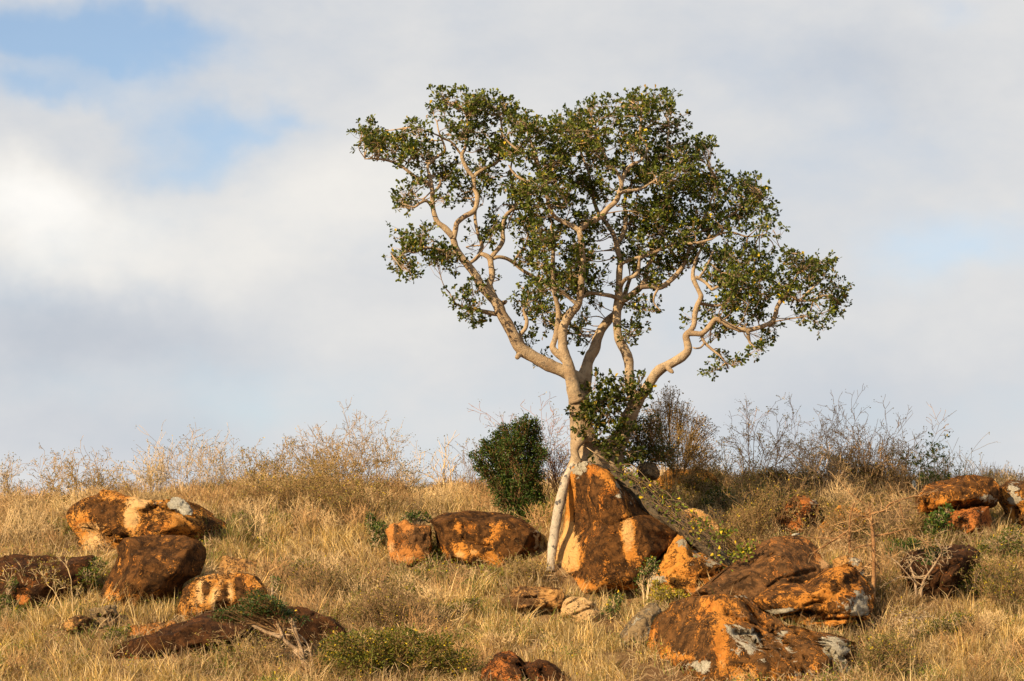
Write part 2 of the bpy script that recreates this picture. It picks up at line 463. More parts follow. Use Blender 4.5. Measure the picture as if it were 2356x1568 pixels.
OUT = []
def rock(name, label, outline, Y=None, base=None, D=.8, e=2.6, sub=5, dark=.5, lichen=.0, pale=.0, dB=(), lB=(), pB=(), cracks=(), planes=(),
         mat=None, seed=1, lean=.3, amp=.05, strata=0, strata_dir=(.25, 1), strata_x=None, facets=9, flake=.5, ledges=(), cat='boulder', group='boulders on the hillside', parent=None):
    o2 = np.array([p[:2] for p in outline], float)
    if Y is None: Y = ground_y(*base) + D * .45
    ctr = (o2.min(0) + o2.max(0)) / 2
    a = np.array([at(px, py, Y) for px, py in o2]); c3 = at(ctr[0], ctr[1], Y)
    ox, oz = a[:, 0] - c3[0], a[:, 2] - c3[2]
    v, f = ICO[sub]
    th = np.arctan2(v[:, 2], v[:, 0]); R = np.zeros(len(v))
    dx, dz = np.cos(th), np.sin(th)
    for i in range(len(ox)):                              # where each direction leaves the traced outline
        x0, z0 = ox[i], oz[i]; ex, ez = ox[(i + 1) % len(ox)] - x0, oz[(i + 1) % len(ox)] - z0
        den = dx * ez - dz * ex; den = np.where(np.abs(den) < 1e-9, 1e-9, den)
        r = (x0 * ez - z0 * ex) / den; t = (x0 * dz - z0 * dx) / den
        R = np.where((r > 0) & (t >= -1e-6) & (t <= 1 + 1e-6), np.maximum(R, r), R)
    R = np.where(R == 0, np.median(R), R)
    s = np.hypot(v[:, 0], v[:, 2])
    rr = (s ** e + np.abs(v[:, 1]) ** e) ** (-1 / e)
    q = np.stack([dx * s * rr, v[:, 1] * rr, dz * s * rr], -1)        # unit rounded form
    g = np.random.default_rng(seed * 101 + 5)
    pl = [(np.array(p[:3], float), p[3]) for p in planes]
    for _ in range(facets):
        n = g.normal(size=3); n[1] = -abs(n[1]) * 1.2 - .5 if g.random() < .75 else abs(n[1]) + .6
        n /= np.linalg.norm(n); pl.append((n, g.uniform(.68, .92)))
    for n, off in pl:
        n = n / np.linalg.norm(n); t = q @ n - off
        t = np.maximum(t, 0)
        if n[1] < -.25:                                     # split faces turned to the front: push back, the traced outline stays
            q[:, 1] += np.minimum(t / -n[1], np.maximum(.93 - q[:, 1], 0))
        else: q = q - n * (t * .98)[:, None]
    size = math.sqrt(max(ox.max() - ox.min(), .1) * max(oz.max() - oz.min(), .1))
    p = np.stack([q[:, 0] * R, q[:, 1] * D, q[:, 2] * R], -1)
    p[:, 1] += lean * p[:, 2]
    w = p + seed * 7.7
    nrm = unit(np.stack([q[:, 0] / np.maximum(R, .05), q[:, 1] / D, q[:, 2] / np.maximum(R, .05)], -1))
    dsp = fbm(w * (1.5 / size), 3) * size * amp * .8 + fbm(w * (4.5 / size), 3) * size * amp * .5
    rid = 1 - np.abs(perlin(w * (3.0 / size) + 9)) * 2.2
    dsp -= np.maximum(rid - .82, 0) * size * amp * 1.6 * (.5 + perlin(w * 1.3))
    dsp += fbm(w * (11 / size), 3) * size * amp * .28
    dsp -= np.maximum(perlin(w * (8 / size) + 31) - .28, 0) * size * amp * .9       # pits and spalls
    ns = 90
    sd = p[g.integers(0, len(p), ns)]; gr = g.normal(size=(ns, 3)) * .30; st = g.normal(size=ns) * .012 * size
    bestd = np.full(len(p), 1e9); add = np.zeros(len(p)); pw = p + np.stack([fbm(w * (5 / size) + k * 9, 2) for k in range(3)], -1) * size * .10
    for k in range(ns):                                    # broken faces: each patch of the skin tilts its own way
        d2 = ((pw - sd[k]) ** 2).sum(1); m = d2 < bestd; bestd[m] = d2[m]
        add[m] = ((p[m] - sd[k]) @ gr[k]) + st[k]
    dsp += np.clip(add, -.05 * size, .05 * size) * flake
    p = p + nrm * dsp[:, None]
    if strata:
        h = (p[:, 2] * strata_dir[1] + p[:, 0] * strata_dir[0]) / size * 6 + fbm(w * (1.6 / size), 2) * 1.2
        saw = h - np.floor(h)
        wx = 1.0 if strata_x is None else sstep(*strata_x, project(p + c3)[0])
        p[:, 1] += (saw ** 3 - .25) * strata * size * np.where(nrm[:, 1] < .3, 1, 0) * wx
    P = p + c3
    X2, Y2 = project(P)
    front = np.clip(-nrm[:, 1] * 2 + .35, 0, 1)
    px_m = F / Y
    for pts, wd, dp in cracks:                             # traced fissures, cut into the stone
        jit = fbm(np.stack([X2 * .05, Y2 * .05, np.zeros(len(X2))], -1) + seed, 3) * 5
        dd = seg_dist(X2 + jit, Y2 - jit, pts); wd, dp = wd * 1.4, dp * 1.5
        P[:, 1] += np.exp(-(dd / wd) ** 2) * dp * front
    for pts, dp in ledges:                                 # the stone below a traced line is set back
        xs = np.array([k[0] for k in pts]); ys_ = np.array([k[1] for k in pts])
        jit = fbm(np.stack([X2 * .04, Y2 * .04, np.zeros(len(X2))], -1) + seed * 2, 3) * 8
        yl = np.interp(X2, xs, ys_); inx = sstep(xs[0] - 12, xs[0] + 6, X2) * (1 - sstep(xs[-1] - 6, xs[-1] + 12, X2))
        P[:, 1] += sstep(0, 7, Y2 + jit - yl) * inx * dp * front
    def field(base_, blobs):
        acc = np.full(len(P), float(base_))
        for (bx, by, rx, ry, val) in blobs:
            acc += val * np.exp(-(((X2 - bx) / rx) ** 2 + ((Y2 - by) / ry) ** 2) ** 1.5)
        return acc
    attrs = {'dark': field(dark + (.05 if dark > .4 else .0), [(*b_[:4], b_[4] * .85) for b_ in dB]), 'lichen': field(lichen, lB), 'pale': field(pale, pB)}
    origin = np.array([c3[0], c3[1], P[:, 2].min()])
    me = make_mesh(name, P - origin, f, mat, attrs, smooth=False)
    if parent is not None:
        pl_ = np.array(parent.location)
        o = link(name, me, parent, tuple(origin - pl_))
        if label: o['label'] = label
    else:
        o = tag(link(name, me, None, tuple(origin)), label, cat, group, 'thing')
    OUT.append((o2, Y, D))
    return o

MR = [rock_material('flaking_orange_rock', 0, orange=(.72, .31, .06), pale=(.84, .52, .22)),
      rock_material('streaked_brown_rock', 1, brown=(.20, .086, .025), streak=1.5),
      rock_material('rusty_brown_rock', 2, orange=(.60, .25, .065), pale=(.72, .42, .19), rust=(.46, .15, .03), brown=(.25, .12, .045), dark=(.06, .031, .013))]
M_GREY = rock_material('grey_lichened_rock', 7, orange=(.36, .25, .13), pale=(.45, .38, .27), rust=(.30, .15, .06), dark=(.09, .07, .05), brown=(.19, .15, .10))
M_TAN = rock_material('tan_rock', 8, orange=(.62, .33, .11), pale=(.72, .46, .21), rust=(.52, .22, .06), brown=(.20, .11, .05), dark=(.10, .05, .022))
M_RED = rock_material('reddish_brown_rock', 9, orange=(.55, .19, .045), pale=(.60, .31, .12), rust=(.38, .105, .024), dark=(.032, .014, .006), brown=(.115, .047, .016))
M_FORE = rock_material('ribbed_foreground_rock', 12, brown=(.24, .11, .035), dark=(.055, .028, .011), ribs=-math.radians(42), lich=(.60, .54, .42))
M_LICH = rock_material('pale_lichen_slab', 5, lich=(.58, .55, .46))

# upper left pair
r1 = rock('boulder', 'long flaking orange boulder on the hillside, a grey lichened slab on its shoulder',
     Zl([(560, 900), (555, 800), (600, 720), (700, 660), (760, 640), (840, 590), (920, 595), (1000, 630), (1110, 650), (1230, 690), (1370, 710), (1400, 665),
         (1440, 655), (1530, 680), (1660, 730), (1720, 780), (1800, 830), (1870, 900), (1880, 960), (1800, 1010), (1700, 1040), (1400, 1100), (1100, 1140), (960, 1130), (720, 1140), (640, 1000), (600, 950)]),
     base=(300, 1262), D=1.0, e=2.5, sub=5, dark=0.44, pale=.15, mat=MR[0], seed=1, amp=.075, lean=.25, strata=.02,
     dB=Zl([(900, 780, 36, 26, .75), (960, 960, 26, 22, .4), (760, 700, 25, 14, .4), (1330, 860, 20, 20, .35), (1650, 760, 26, 20, .35), (1780, 900, 28, 35, .5), (650, 850, 20, 18, -.3), (1080, 820, 14, 24, -.7), (750, 1020, 22, 24, -.55), (1150, 690, 26, 14, -.5), (1500, 860, 30, 22, -.3)]),  # the dark blob on the right end paints that side's shade into the colour
     pB=Zl([(1080, 830, 14, 24, .7), (1150, 700, 26, 14, .5), (750, 900, 28, 8, .6), (780, 1020, 25, 25, .35)]),
     lB=Zl([(1330, 715, 20, 4, .5), (850, 600, 14, 6, .35)]),
     cracks=[(Zl([(640, 890), (760, 920), (840, 965), (1060, 1000)]), 2.2, .22), (Zl([(1060, 1000), (1060, 930), (1000, 880)]), 1.5, .08), (Zl([(1230, 740), (1400, 770), (1590, 820)]), 2.5, .16),
             (Zl([(850, 690), (1000, 720), (1060, 790), (1130, 880)]), 1.6, .1), (Zl([(1290, 850), (1300, 930)]), 1.5, .1)],
     ledges=[(Zl([(640, 895), (760, 925), (840, 970), (1060, 1005), (1500, 960)]), .10), (Zl([(1000, 690), (1100, 740), (1190, 765), (1240, 740)]), .09)],
     planes=[(.85, -.5, -.1, .72), (-.8, -.55, .1, .8), (.1, -1, .15, .72)])
rock('lichen_slab', 'grey lichen slab', Zl([(1395, 700), (1440, 655), (1500, 670), (1570, 730), (1610, 790), (1600, 818), (1530, 802), (1430, 768), (1400, 740)]),
     Y=r1.location[1] - .72, D=.16, e=3, sub=4, lichen=.9, dark=.3, mat=M_LICH, seed=2, amp=.10, flake=1.6, lean=.9, parent=r1)
rock('boulder', 'squat dark brown boulder propped in front of the long flaking orange boulder',
     Q1([(1060, 330), (1100, 300), (1130, 250), (1230, 225), (1500, 205), (1700, 200), (1830, 260), (1890, 330), (1905, 450), (1870, 580), (1840, 600), (1750, 640), (1700, 680),
         (1650, 800), (1500, 865), (1300, 880), (1100, 860), (1020, 845), (940, 790), (930, 720), (960, 640), (1000, 560), (1050, 470), (1090, 400)]),
     base=(340, 1398), D=.85, e=3.0, sub=5, dark=0.95, mat=MR[1], seed=3, flake=.22, amp=.03, lean=.42, facets=5,
     dB=Q1([(990, 760, 16, 24, -.65), (1100, 500, 5, 28, -.55), (1130, 790, 16, 10, -.45), (1300, 770, 40, 5, -.5), (1560, 790, 20, 6, -.45), (1400, 850, 60, 5, -.3), (1000, 650, 10, 20, -.3)]),
     lB=Q1([(1690, 350, 24, 7, .42), (1840, 280, 14, 10, .3), (960, 640, 6, 12, .35)]), pB=Q1([(1000, 790, 16, 16, .3)]),
     cracks=[(Q1([(1300, 690), (1240, 780), (1100, 840)]), 1.8, .12), (Q1([(1180, 310), (1350, 312)]), 1.2, .06)],
     planes=[(-.75, -.65, -.1, .66), (.9, -.4, 0, .8), (.1, -.75, .65, .7), (0, -1, -.1, .78)])
rock('boulder', 'low dark brown rock face behind dry grass, its foot patched orange',
     Q1([(-140, 430), (0, 412), (60, 395), (300, 400), (600, 405), (850, 400), (885, 430), (830, 520), (790, 600), (720, 720), (600, 800), (480, 880), (260, 900), (100, 900), (-140, 900)]),
     base=(80, 1398), D=.8, e=3.2, sub=5, dark=0.92, mat=M_RED, seed=4, amp=.05, lean=.5,
     dB=Q1([(190, 740, 14, 16, -.8), (220, 830, 20, 14, -.8), (30, 560, 20, 10, -.3)]), lB=Q1([(780, 395, 24, 4, .6)]), planes=[(0, -.8, .6, .75), (0, -1, 0, .75)])
rock('boulder', 'rounded boulder striped orange and dark brown beside the squat dark boulder',
     Q1([(1610, 950), (1640, 820), (1680, 720), (1720, 670), (1820, 600), (1950, 580), (2040, 570), (2180, 545), (2250, 560), (2340, 600), (2450, 700), (2460, 790), (2350, 880), (2150, 930), (2000, 960), (1850, 990), (1750, 1030), (1640, 1050), (1600, 1000)]),
     base=(500, 1425), D=.7, e=2.4, sub=5, dark=0.5, pale=.2, mat=MR[0], seed=5, amp=.06, lean=.4,
     dB=Q1([(1720, 750, 10, 26, .5), (1890, 720, 10, 18, .6), (2060, 800, 7, 26, .55), (2210, 720, 12, 32, .6), (1950, 800, 10, 32, -.5), (2130, 760, 7, 30, -.7), (1850, 750, 6, 26, -.55), (2300, 650, 14, 10, -.4), (2020, 640, 20, 8, -.3)]),
     pB=Q1([(1850, 720, 9, 26, .5), (1990, 830, 9, 26, .5), (2110, 760, 6, 26, .3)]),
     cracks=[(Q1([(1850, 790), (1920, 740), (1980, 640)]), 1.6, .06), (Q1([(2070, 620), (2080, 880)]), 1.6, .08), (Q1([(2160, 640), (2180, 860)]), 1.6, .06), (Q1([(1650, 960), (1850, 900)]), 2, .1)])
rock('boulder', 'small flat-topped tan rock behind the striped orange boulder',
     Q1([(2020, 470), (2045, 405), (2080, 405), (2300, 440), (2420, 500), (2440, 600), (2300, 640), (2060, 640), (2010, 570)]),
     base=(545, 1325), D=.4, e=3.2, dark=.45, lichen=.12, mat=M_TAN, seed=6, amp=.06, lean=.5, planes=[(-.7, -.7, 0, .7), (0, -.5, .9, .8)])
rock('boulder', 'blocky dark stone of a small rubble pile in dry grass',
     Q1([(560, 1090), (575, 1040), (600, 1000), (640, 965), (720, 955), (830, 980), (840, 1060), (800, 1130), (650, 1150), (580, 1130)]),
     base=(180, 1458), D=.3, e=2.8, sub=5, flake=1.4, dark=.7, lichen=.15, mat=M_TAN, seed=7, amp=.1, lean=.2, dB=Q1([(635, 1030, 9, 14, -.7)]))
rock('boulder', 'knobbly yellow and grey lichened stone topping a small rubble pile',
     Q1([(825, 960), (850, 905), (930, 880), (990, 858), (1060, 890), (1068, 960), (1060, 1050), (980, 1090), (880, 1090), (830, 1040)]),
     base=(240, 1445), D=.3, e=2.4, sub=5, flake=1.4, dark=.35, lichen=.34, mat=M_GREY, seed=8, amp=.13, lean=.2, cracks=[(Q1([(900, 960), (1050, 970)]), 2, .12)])
rock('rock_slab', 'long dark brown slab sloping down to the grass below the striped orange boulder',
     Q1([(980, 1300), (1040, 1250), (1180, 1190), (1400, 1120), (1620, 1030), (1800, 960), (1960, 905), (2100, 920), (2300, 1040), (2300, 1130), (2200, 1180), (2000, 1230), (1800, 1290), (1550, 1350), (1300, 1400), (1050, 1410)]),
     base=(400, 1512), D=.75, e=2.6, sub=5, dark=1.05, mat=M_RED, seed=9, amp=.035, lean=.9, cat='rock slab',
     dB=Q1([(1780, 990, 24, 7, -.45), (1300, 1350, 60, 4, -.7), (1200, 1195, 20, 4, -.3)]), cracks=[(Q1([(1350, 1345), (1600, 1300), (1850, 1220)]), 2.5, .1)],
     planes=[(-.1, -.75, .6, .80), (-.15, -.9, -.35, .6)])
rock('boulder', 'black-brown boulder behind the twisted dead shrub',
     Q2([(560, 960), (800, 880), (1000, 875), (1150, 915), (1300, 965), (1400, 1040), (1460, 1110), (1430, 1190), (1250, 1270), (1000, 1300), (700, 1260), (540, 1100)]),
     base=(680, 1485), D=.7, e=2.6, dark=1.25, mat=M_RED, seed=10, amp=.05, lean=.3, dB=Q2([(1440, 1080, 12, 10, -.8)]), planes=[(.2, -.75, .5, .8), (.2, -1, -.25, .6)])
rock('rock_slab', 'thin flat orange-brown slab lying in grass behind the long dark slab',
     Q1([(850, 1130), (1000, 1080), (1300, 1040), (1500, 1000), (1630, 998), (1620, 1070), (1450, 1140), (1250, 1180), (1000, 1180)]),
     base=(320, 1465), D=.4, e=2.6, sub=4, dark=.5, mat=MR[2], seed=11, amp=.04, lean=1.0, cat='rock slab', dB=Q1([(1300, 1130, 40, 9, -.7)]))
# middle pair
rock('boulder', 'small cracked orange boulder joined to the dark humped boulder, a gap between',
     Zm([(1180, 1150), (1240, 1105), (1300, 1110), (1350, 1080), (1400, 1110), (1500, 1118), (1572, 1130), (1580, 1250), (1570, 1410), (1480, 1450), (1400, 1470), (1250, 1440), (1210, 1300), (1195, 1220)]),
     base=(940, 1302), D=.55, e=2.8, dark=0.52, mat=MR[2], seed=12, amp=.08, lean=.25,
     dB=Zm([(1480, 1220, 22, 24, .55), (1280, 1150, 14, 12, .25), (1220, 1230, 12, 36, -.7), (1350, 1120, 14, 14, -.6), (1380, 1370, 40, 14, -.7), (1520, 1340, 8, 18, .4)]),
     pB=Zm([(1380, 1390, 34, 10, .3), (1240, 1300, 10, 14, .4)]), cracks=[(Zm([(1290, 1130), (1330, 1260), (1260, 1330)]), 1.6, .07)], planes=[(-.8, -.6, .1, .7), (0, -1, 0, .75)])
rock('boulder', 'dark humped boulder flecked with orange scars, white-crusted at one end',
     Q3([(283, 130), (230, 90), (300, 50), (400, 10), (560, -8), (750, -4), (950, 15), (1090, 70), (1200, 150), (1262, 200), (1255, 300), (1240, 400), (1150, 480), (1000, 530), (850, 560), (600, 540), (290, 500), (282, 250)]),
     base=(1120, 1304), D=.9, e=2.6, sub=6, dark=0.82, mat=MR[1], seed=13, flake=.2, amp=.03, lean=.35,
     dB=Q3([(500, 150, 10, 12, -.7), (600, 170, 6, 12, -.6), (510, 320, 16, 16, -.5), (350, 350, 16, 14, -.6), (520, 400, 16, 14, -.7), (640, 370, 10, 8, -.5), (790, 420, 34, 12, -.75), (820, 220, 16, 24, -.35), (740, 280, 12, 14, -.4), (880, 480, 30, 8, -.6), (700, 40, 80, 16, .4), (1050, 250, 36, 36, .3)]),
     lB=Q3([(1210, 210, 12, 14, .7), (1225, 330, 9, 18, .6), (1080, 150, 14, 8, .35), (720, 130, 12, 6, .25)]), pB=Q3([(510, 400, 14, 10, .5), (640, 370, 10, 8, .4)]),
     cracks=[(Q3([(530, 235), (600, 270), (700, 300), (780, 305)]), 1.8, .09), (Q3([(500, 170), (560, 110)]), 1.4, .05)], planes=[(0, -1, -.05, .7), (0, -.6, .8, .85)])
# the great boulder under the tree
R9 = rock('boulder', 'great pear-shaped boulder carrying the big tree, dark streaked face with an orange flank',
     Zb([(590, 480), (610, 420), (680, 362), (740, 365), (830, 400), (900, 440), (960, 500), (1010, 580), (1110, 660), (1200, 740), (1330, 800), (1450, 900), (1510, 960), (1460, 1020), (1400, 1100), (1300, 1210), (1220, 1310), (1185, 1410),
         (1100, 1450), (950, 1470), (760, 1480), (640, 1480), (560, 1390), (500, 1335), (450, 1260), (445, 1150), (480, 1050), (520, 960), (545, 860), (555, 740), (575, 600)]),
     Y=51.1, D=1.15, e=3.2, sub=6, flake=.10, facets=0, dark=0.78, mat=MR[1], seed=14, amp=.016, lean=.08,
     dB=Zb([(582, 650, 17, 70, -1.5), (556, 1050, 32, 70, -1.7), (605, 1180, 28, 34, -1.2), (530, 1250, 18, 18, -.7), (700, 520, 14, 30, .35), (650, 900, 12, 90, .5), (660, 600, 8, 40, .3), (1075, 970, 17, 44, -1.0), (1090, 1120, 14, 22, -.9), (930, 640, 16, 34, -.22), (810, 460, 36, 14, -.6), (930, 480, 16, 20, -.5),
            (900, 1400, 70, 9, -.5), (640, 1400, 34, 18, -.75), (1140, 1420, 16, 8, -.6), (1260, 1000, 34, 70, .4), (610, 1300, 14, 11, .9), (470, 1230, 7, 18, .8), (850, 1150, 30, 50, .05), (850, 900, 20, 30, -.1)]),
     lB=Zb([(670, 430, 22, 24, .55), (600, 450, 12, 14, .3), (860, 440, 34, 10, .35), (1000, 580, 9, 26, .5), (1060, 640, 30, 10, .3), (1200, 740, 14, 8, .5), (1400, 930, 22, 40, .28), (770, 380, 16, 8, .5), (1150, 690, 60, 16, .2)]),
     pB=Zb([(1075, 970, 17, 40, .5), (550, 1150, 34, 66, .55), (600, 1000, 24, 40, .45)]),
     cracks=[(Zb([(700, 845), (780, 850), (870, 885), (930, 890), (1030, 855), (1095, 825)]), 1.5, .06), (Zb([(740, 1110), (830, 1060)]), 1.2, .03), (Zb([(950, 500), (1010, 580), (1110, 670)]), 1.6, .04), (Zb([(560, 980), (620, 960)]), 1.2, .04)],
     ledges=[(Zb([(560, 1330), (640, 1290), (720, 1340), (900, 1390), (1180, 1370)]), .05)],
     planes=[(-.86, -.5, .0, .60), (.72, -.62, .35, .80), (0, -1, 0, .84)])
rock('boulder', 'layered flat brown rock jutting from grass below the great boulder',
     Q3([(865, 830), (950, 760), (1010, 690), (1150, 675), (1350, 700), (1450, 710), (1472, 760), (1455, 890), (1380, 950), (1200, 970), (1080, 985), (940, 950)]),
     base=(1220, 1418), D=.6, e=2.8, dark=.58, mat=M_TAN, seed=15, amp=.06, lean=.6, strata=.07, strata_dir=(.1, 1), dB=Q3([(1350, 760, 34, 14, -.55), (1380, 850, 18, 16, -.6), (1000, 830, 30, 14, .3)]),
     cracks=[(Q3([(930, 900), (1080, 950), (1350, 880)]), 2.2, .12), (Q3([(950, 800), (1150, 790), (1380, 770)]), 1.6, .08)])
rock('boulder', 'bare pale orange rock wedged under the great boulder',
     Q3([(1450, 900), (1490, 800), (1550, 778), (1650, 790), (1750, 850), (1780, 890), (1860, 950), (1820, 1030), (1650, 1040), (1540, 1000), (1440, 960)]),
     base=(1340, 1428), D=.45, e=2.6, dark=.12, pale=.5, mat=M_TAN, seed=16, amp=.06, lean=.5, cracks=[(Q3([(1480, 860), (1600, 800), (1680, 850), (1750, 890)]), 1.8, .08), (Q3([(1560, 950), (1680, 900), (1760, 890)]), 1.8, .09)])
rock('boulder', 'angular bright orange boulder with a grey crusted back beside the great boulder',
     Q4([(545, 205), (590, 185), (650, 260), (740, 300), (850, 400), (990, 510), (900, 600), (790, 690), (720, 760), (600, 770), (480, 760), (300, 730), (225, 690), (260, 600), (340, 520), (400, 420), (470, 310)]),
     base=(1560, 1372), D=.75, e=3.0, sub=5, dark=0.26, mat=MR[0], seed=17, amp=.045, lean=.35, strata=.03, strata_dir=(.5, 1),
     dB=Q4([(700, 480, 30, 14, .35), (500, 480, 12, 30, -.1), (850, 480, 26, 26, .45), (600, 660, 44, 8, .35)]),
     lB=Q4([(600, 290, 40, 16, .62), (760, 390, 34, 14, .6), (850, 480, 30, 12, .55), (320, 590, 30, 26, .6), (450, 620, 20, 9, .5), (260, 680, 16, 16, .5), (650, 480, 16, 7, .4)]),
     cracks=[(Q4([(400, 500), (520, 560), (700, 610), (850, 590)]), 1.6, .08), (Q4([(480, 420), (520, 570), (600, 680)]), 1.5, .06), (Q4([(600, 300), (760, 420), (940, 540)]), 1.8, .08)],
     planes=[(.55, -.45, .7, .55), (-.6, -.75, .05, .7), (0, -1, -.1, .75)])
rock('boulder', 'smooth tan boulder half hidden behind trailing vine stems',
     Zb([(1480, 800), (1540, 770), (1620, 755), (1700, 770), (1780, 860), (1850, 930), (1892, 1000), (1870, 1060), (1780, 1060), (1600, 1020), (1500, 920)]),
     Y=52.3, D=.6, e=2.4, dark=.12, lichen=.05, pale=.25, mat=M_TAN, seed=18, amp=.05, lean=.4, dB=Zb([(1700, 900, 12, 30, .3)]))
rock('rock_slab', 'long grey-brown slab sloping off the great boulder under the trailing vine',
     Zb([(900, 440), (1000, 440), (1130, 530), (1350, 680), (1600, 850), (1800, 1020), (1930, 1180), (1880, 1280), (1700, 1180), (1500, 1020), (1300, 880), (1100, 720), (960, 560)]),
     Y=51.15, D=.42, e=2.4, sub=5, dark=.75, lichen=.22, mat=M_GREY, seed=36, amp=.05, lean=.5, flake=.8, cat='rock slab')
# right foreground cluster
rock('boulder', 'large smooth dark brown slab tilted up behind the ribbed boulder',
     Q4([(560, 850), (800, 660), (950, 540), (1080, 450), (1200, 350), (1330, 270), (1450, 225), (1600, 203), (1720, 210), (1800, 260), (1860, 340), (1900, 430), (1952, 490), (1920, 580), (1850, 660), (1700, 740), (1500, 820), (1200, 900), (800, 930)]),
     base=(1720, 1405), D=.9, e=3.0, sub=6, dark=0.8, mat=MR[2], seed=19, amp=.016, flake=.15, lean=.7, facets=3,
     dB=Q4([(1850, 420, 18, 20, -.5), (1900, 500, 14, 16, -.7), (1560, 260, 60, 10, -.25), (1400, 480, 50, 20, -.05), (1200, 600, 40, 50, .15), (1000, 700, 60, 30, .2)]), pB=Q4([(1880, 480, 18, 18, .5)]),
     lB=Q4([(1700, 215, 14, 4, .4), (1850, 400, 10, 20, .25)]),
     cracks=[(Q4([(860, 640), (990, 530), (1100, 460), (1290, 460), (1420, 385)]), 1.7, .07), (Q4([(950, 740), (1060, 660), (1180, 600)]), 1.4, .06), (Q4([(1360, 700), (1480, 610), (1720, 560), (1800, 540)]), 1.6, .08), (Q4([(960, 650), (990, 690), (1110, 730)]), 1.3, .05)],
     planes=[(-.35, -.75, .6, .58), (.8, -.5, .2, .72)])
rock('boulder', 'overhanging slab with orange flakes and white-crusted rim, resting against the tilted slab',
     Q4([(1190, 810), (1350, 710), (1500, 660), (1680, 655), (1800, 600), (1950, 520), (2100, 478), (2200, 500), (2250, 600), (2320, 680), (2335, 800), (2325, 900), (2285, 990), (2100, 1015), (1950, 1065), (1780, 1075), (1600, 1020), (1450, 985), (1280, 890)]),
     base=(1880, 1450), D=.85, e=2.9, sub=6, dark=0.66, mat=MR[1], seed=20, flake=.3, amp=.03, lean=.45, facets=8, strata=.03, strata_dir=(-.15, 1),
     dB=Q4([(1900, 760, 44, 12, -.75), (1750, 830, 24, 8, -.6), (1900, 1020, 60, 8, -.8), (1660, 1000, 20, 10, -.7), (2080, 960, 16, 5, -.8), (1480, 800, 60, 20, -.12), (2060, 520, 30, 12, -.5), (1970, 720, 16, 8, .5)]),
     lB=Q4([(1560, 900, 46, 9, .62), (1400, 930, 30, 6, .6), (2230, 780, 24, 34, .62), (2220, 920, 30, 14, .68), (2100, 850, 40, 20, .3), (2050, 950, 30, 8, .3), (2230, 540, 8, 22, .5)]),
     cracks=[(Q4([(1450, 970), (1600, 935), (1760, 915)]), 2.4, .2), (Q4([(1700, 870), (1790, 835), (1860, 845)]), 2.0, .1), (Q4([(1880, 740), (1960, 755), (2030, 720)]), 1.5, .07), (Q4([(1780, 1010), (2000, 985), (2200, 985), (2300, 930)]), 2.0, .14)],
     ledges=[(Q4([(1450, 975), (1600, 940), (1760, 920), (1900, 945)]), .12), (Q4([(1880, 742), (1960, 757), (2030, 722)]), .06)],
     planes=[(-.15, -.75, .65, .62), (.85, -.5, .1, .75), (.1, -.9, -.45, .72)])
rock('boulder', 'orange and grey ledge rock in the dark hollow under the overhanging slab',
     Q4([(1750, 1230), (1850, 1200), (2050, 1190), (2200, 1180), (2320, 1160), (2340, 1240), (2280, 1290), (2000, 1320), (1800, 1300)]),
     base=(1920, 1482), D=.55, e=2.6, dark=.6, lichen=.1, mat=M_RED, seed=21, amp=.07, lean=.6)
rock('boulder', 'small white-lichened rock perched behind the overhanging slab',
     Q4([(1962, 440), (2050, 408), (2130, 408), (2200, 440), (2232, 500), (2255, 600), (2200, 640), (2050, 620), (1965, 530)]),
     Y=48.9, D=.4, e=2.6, dark=.2, lichen=.2, mat=M_TAN, seed=22, amp=.08, lean=.3, lB=Q4([(2170, 450, 16, 14, .6), (2230, 560, 8, 14, .5)]))
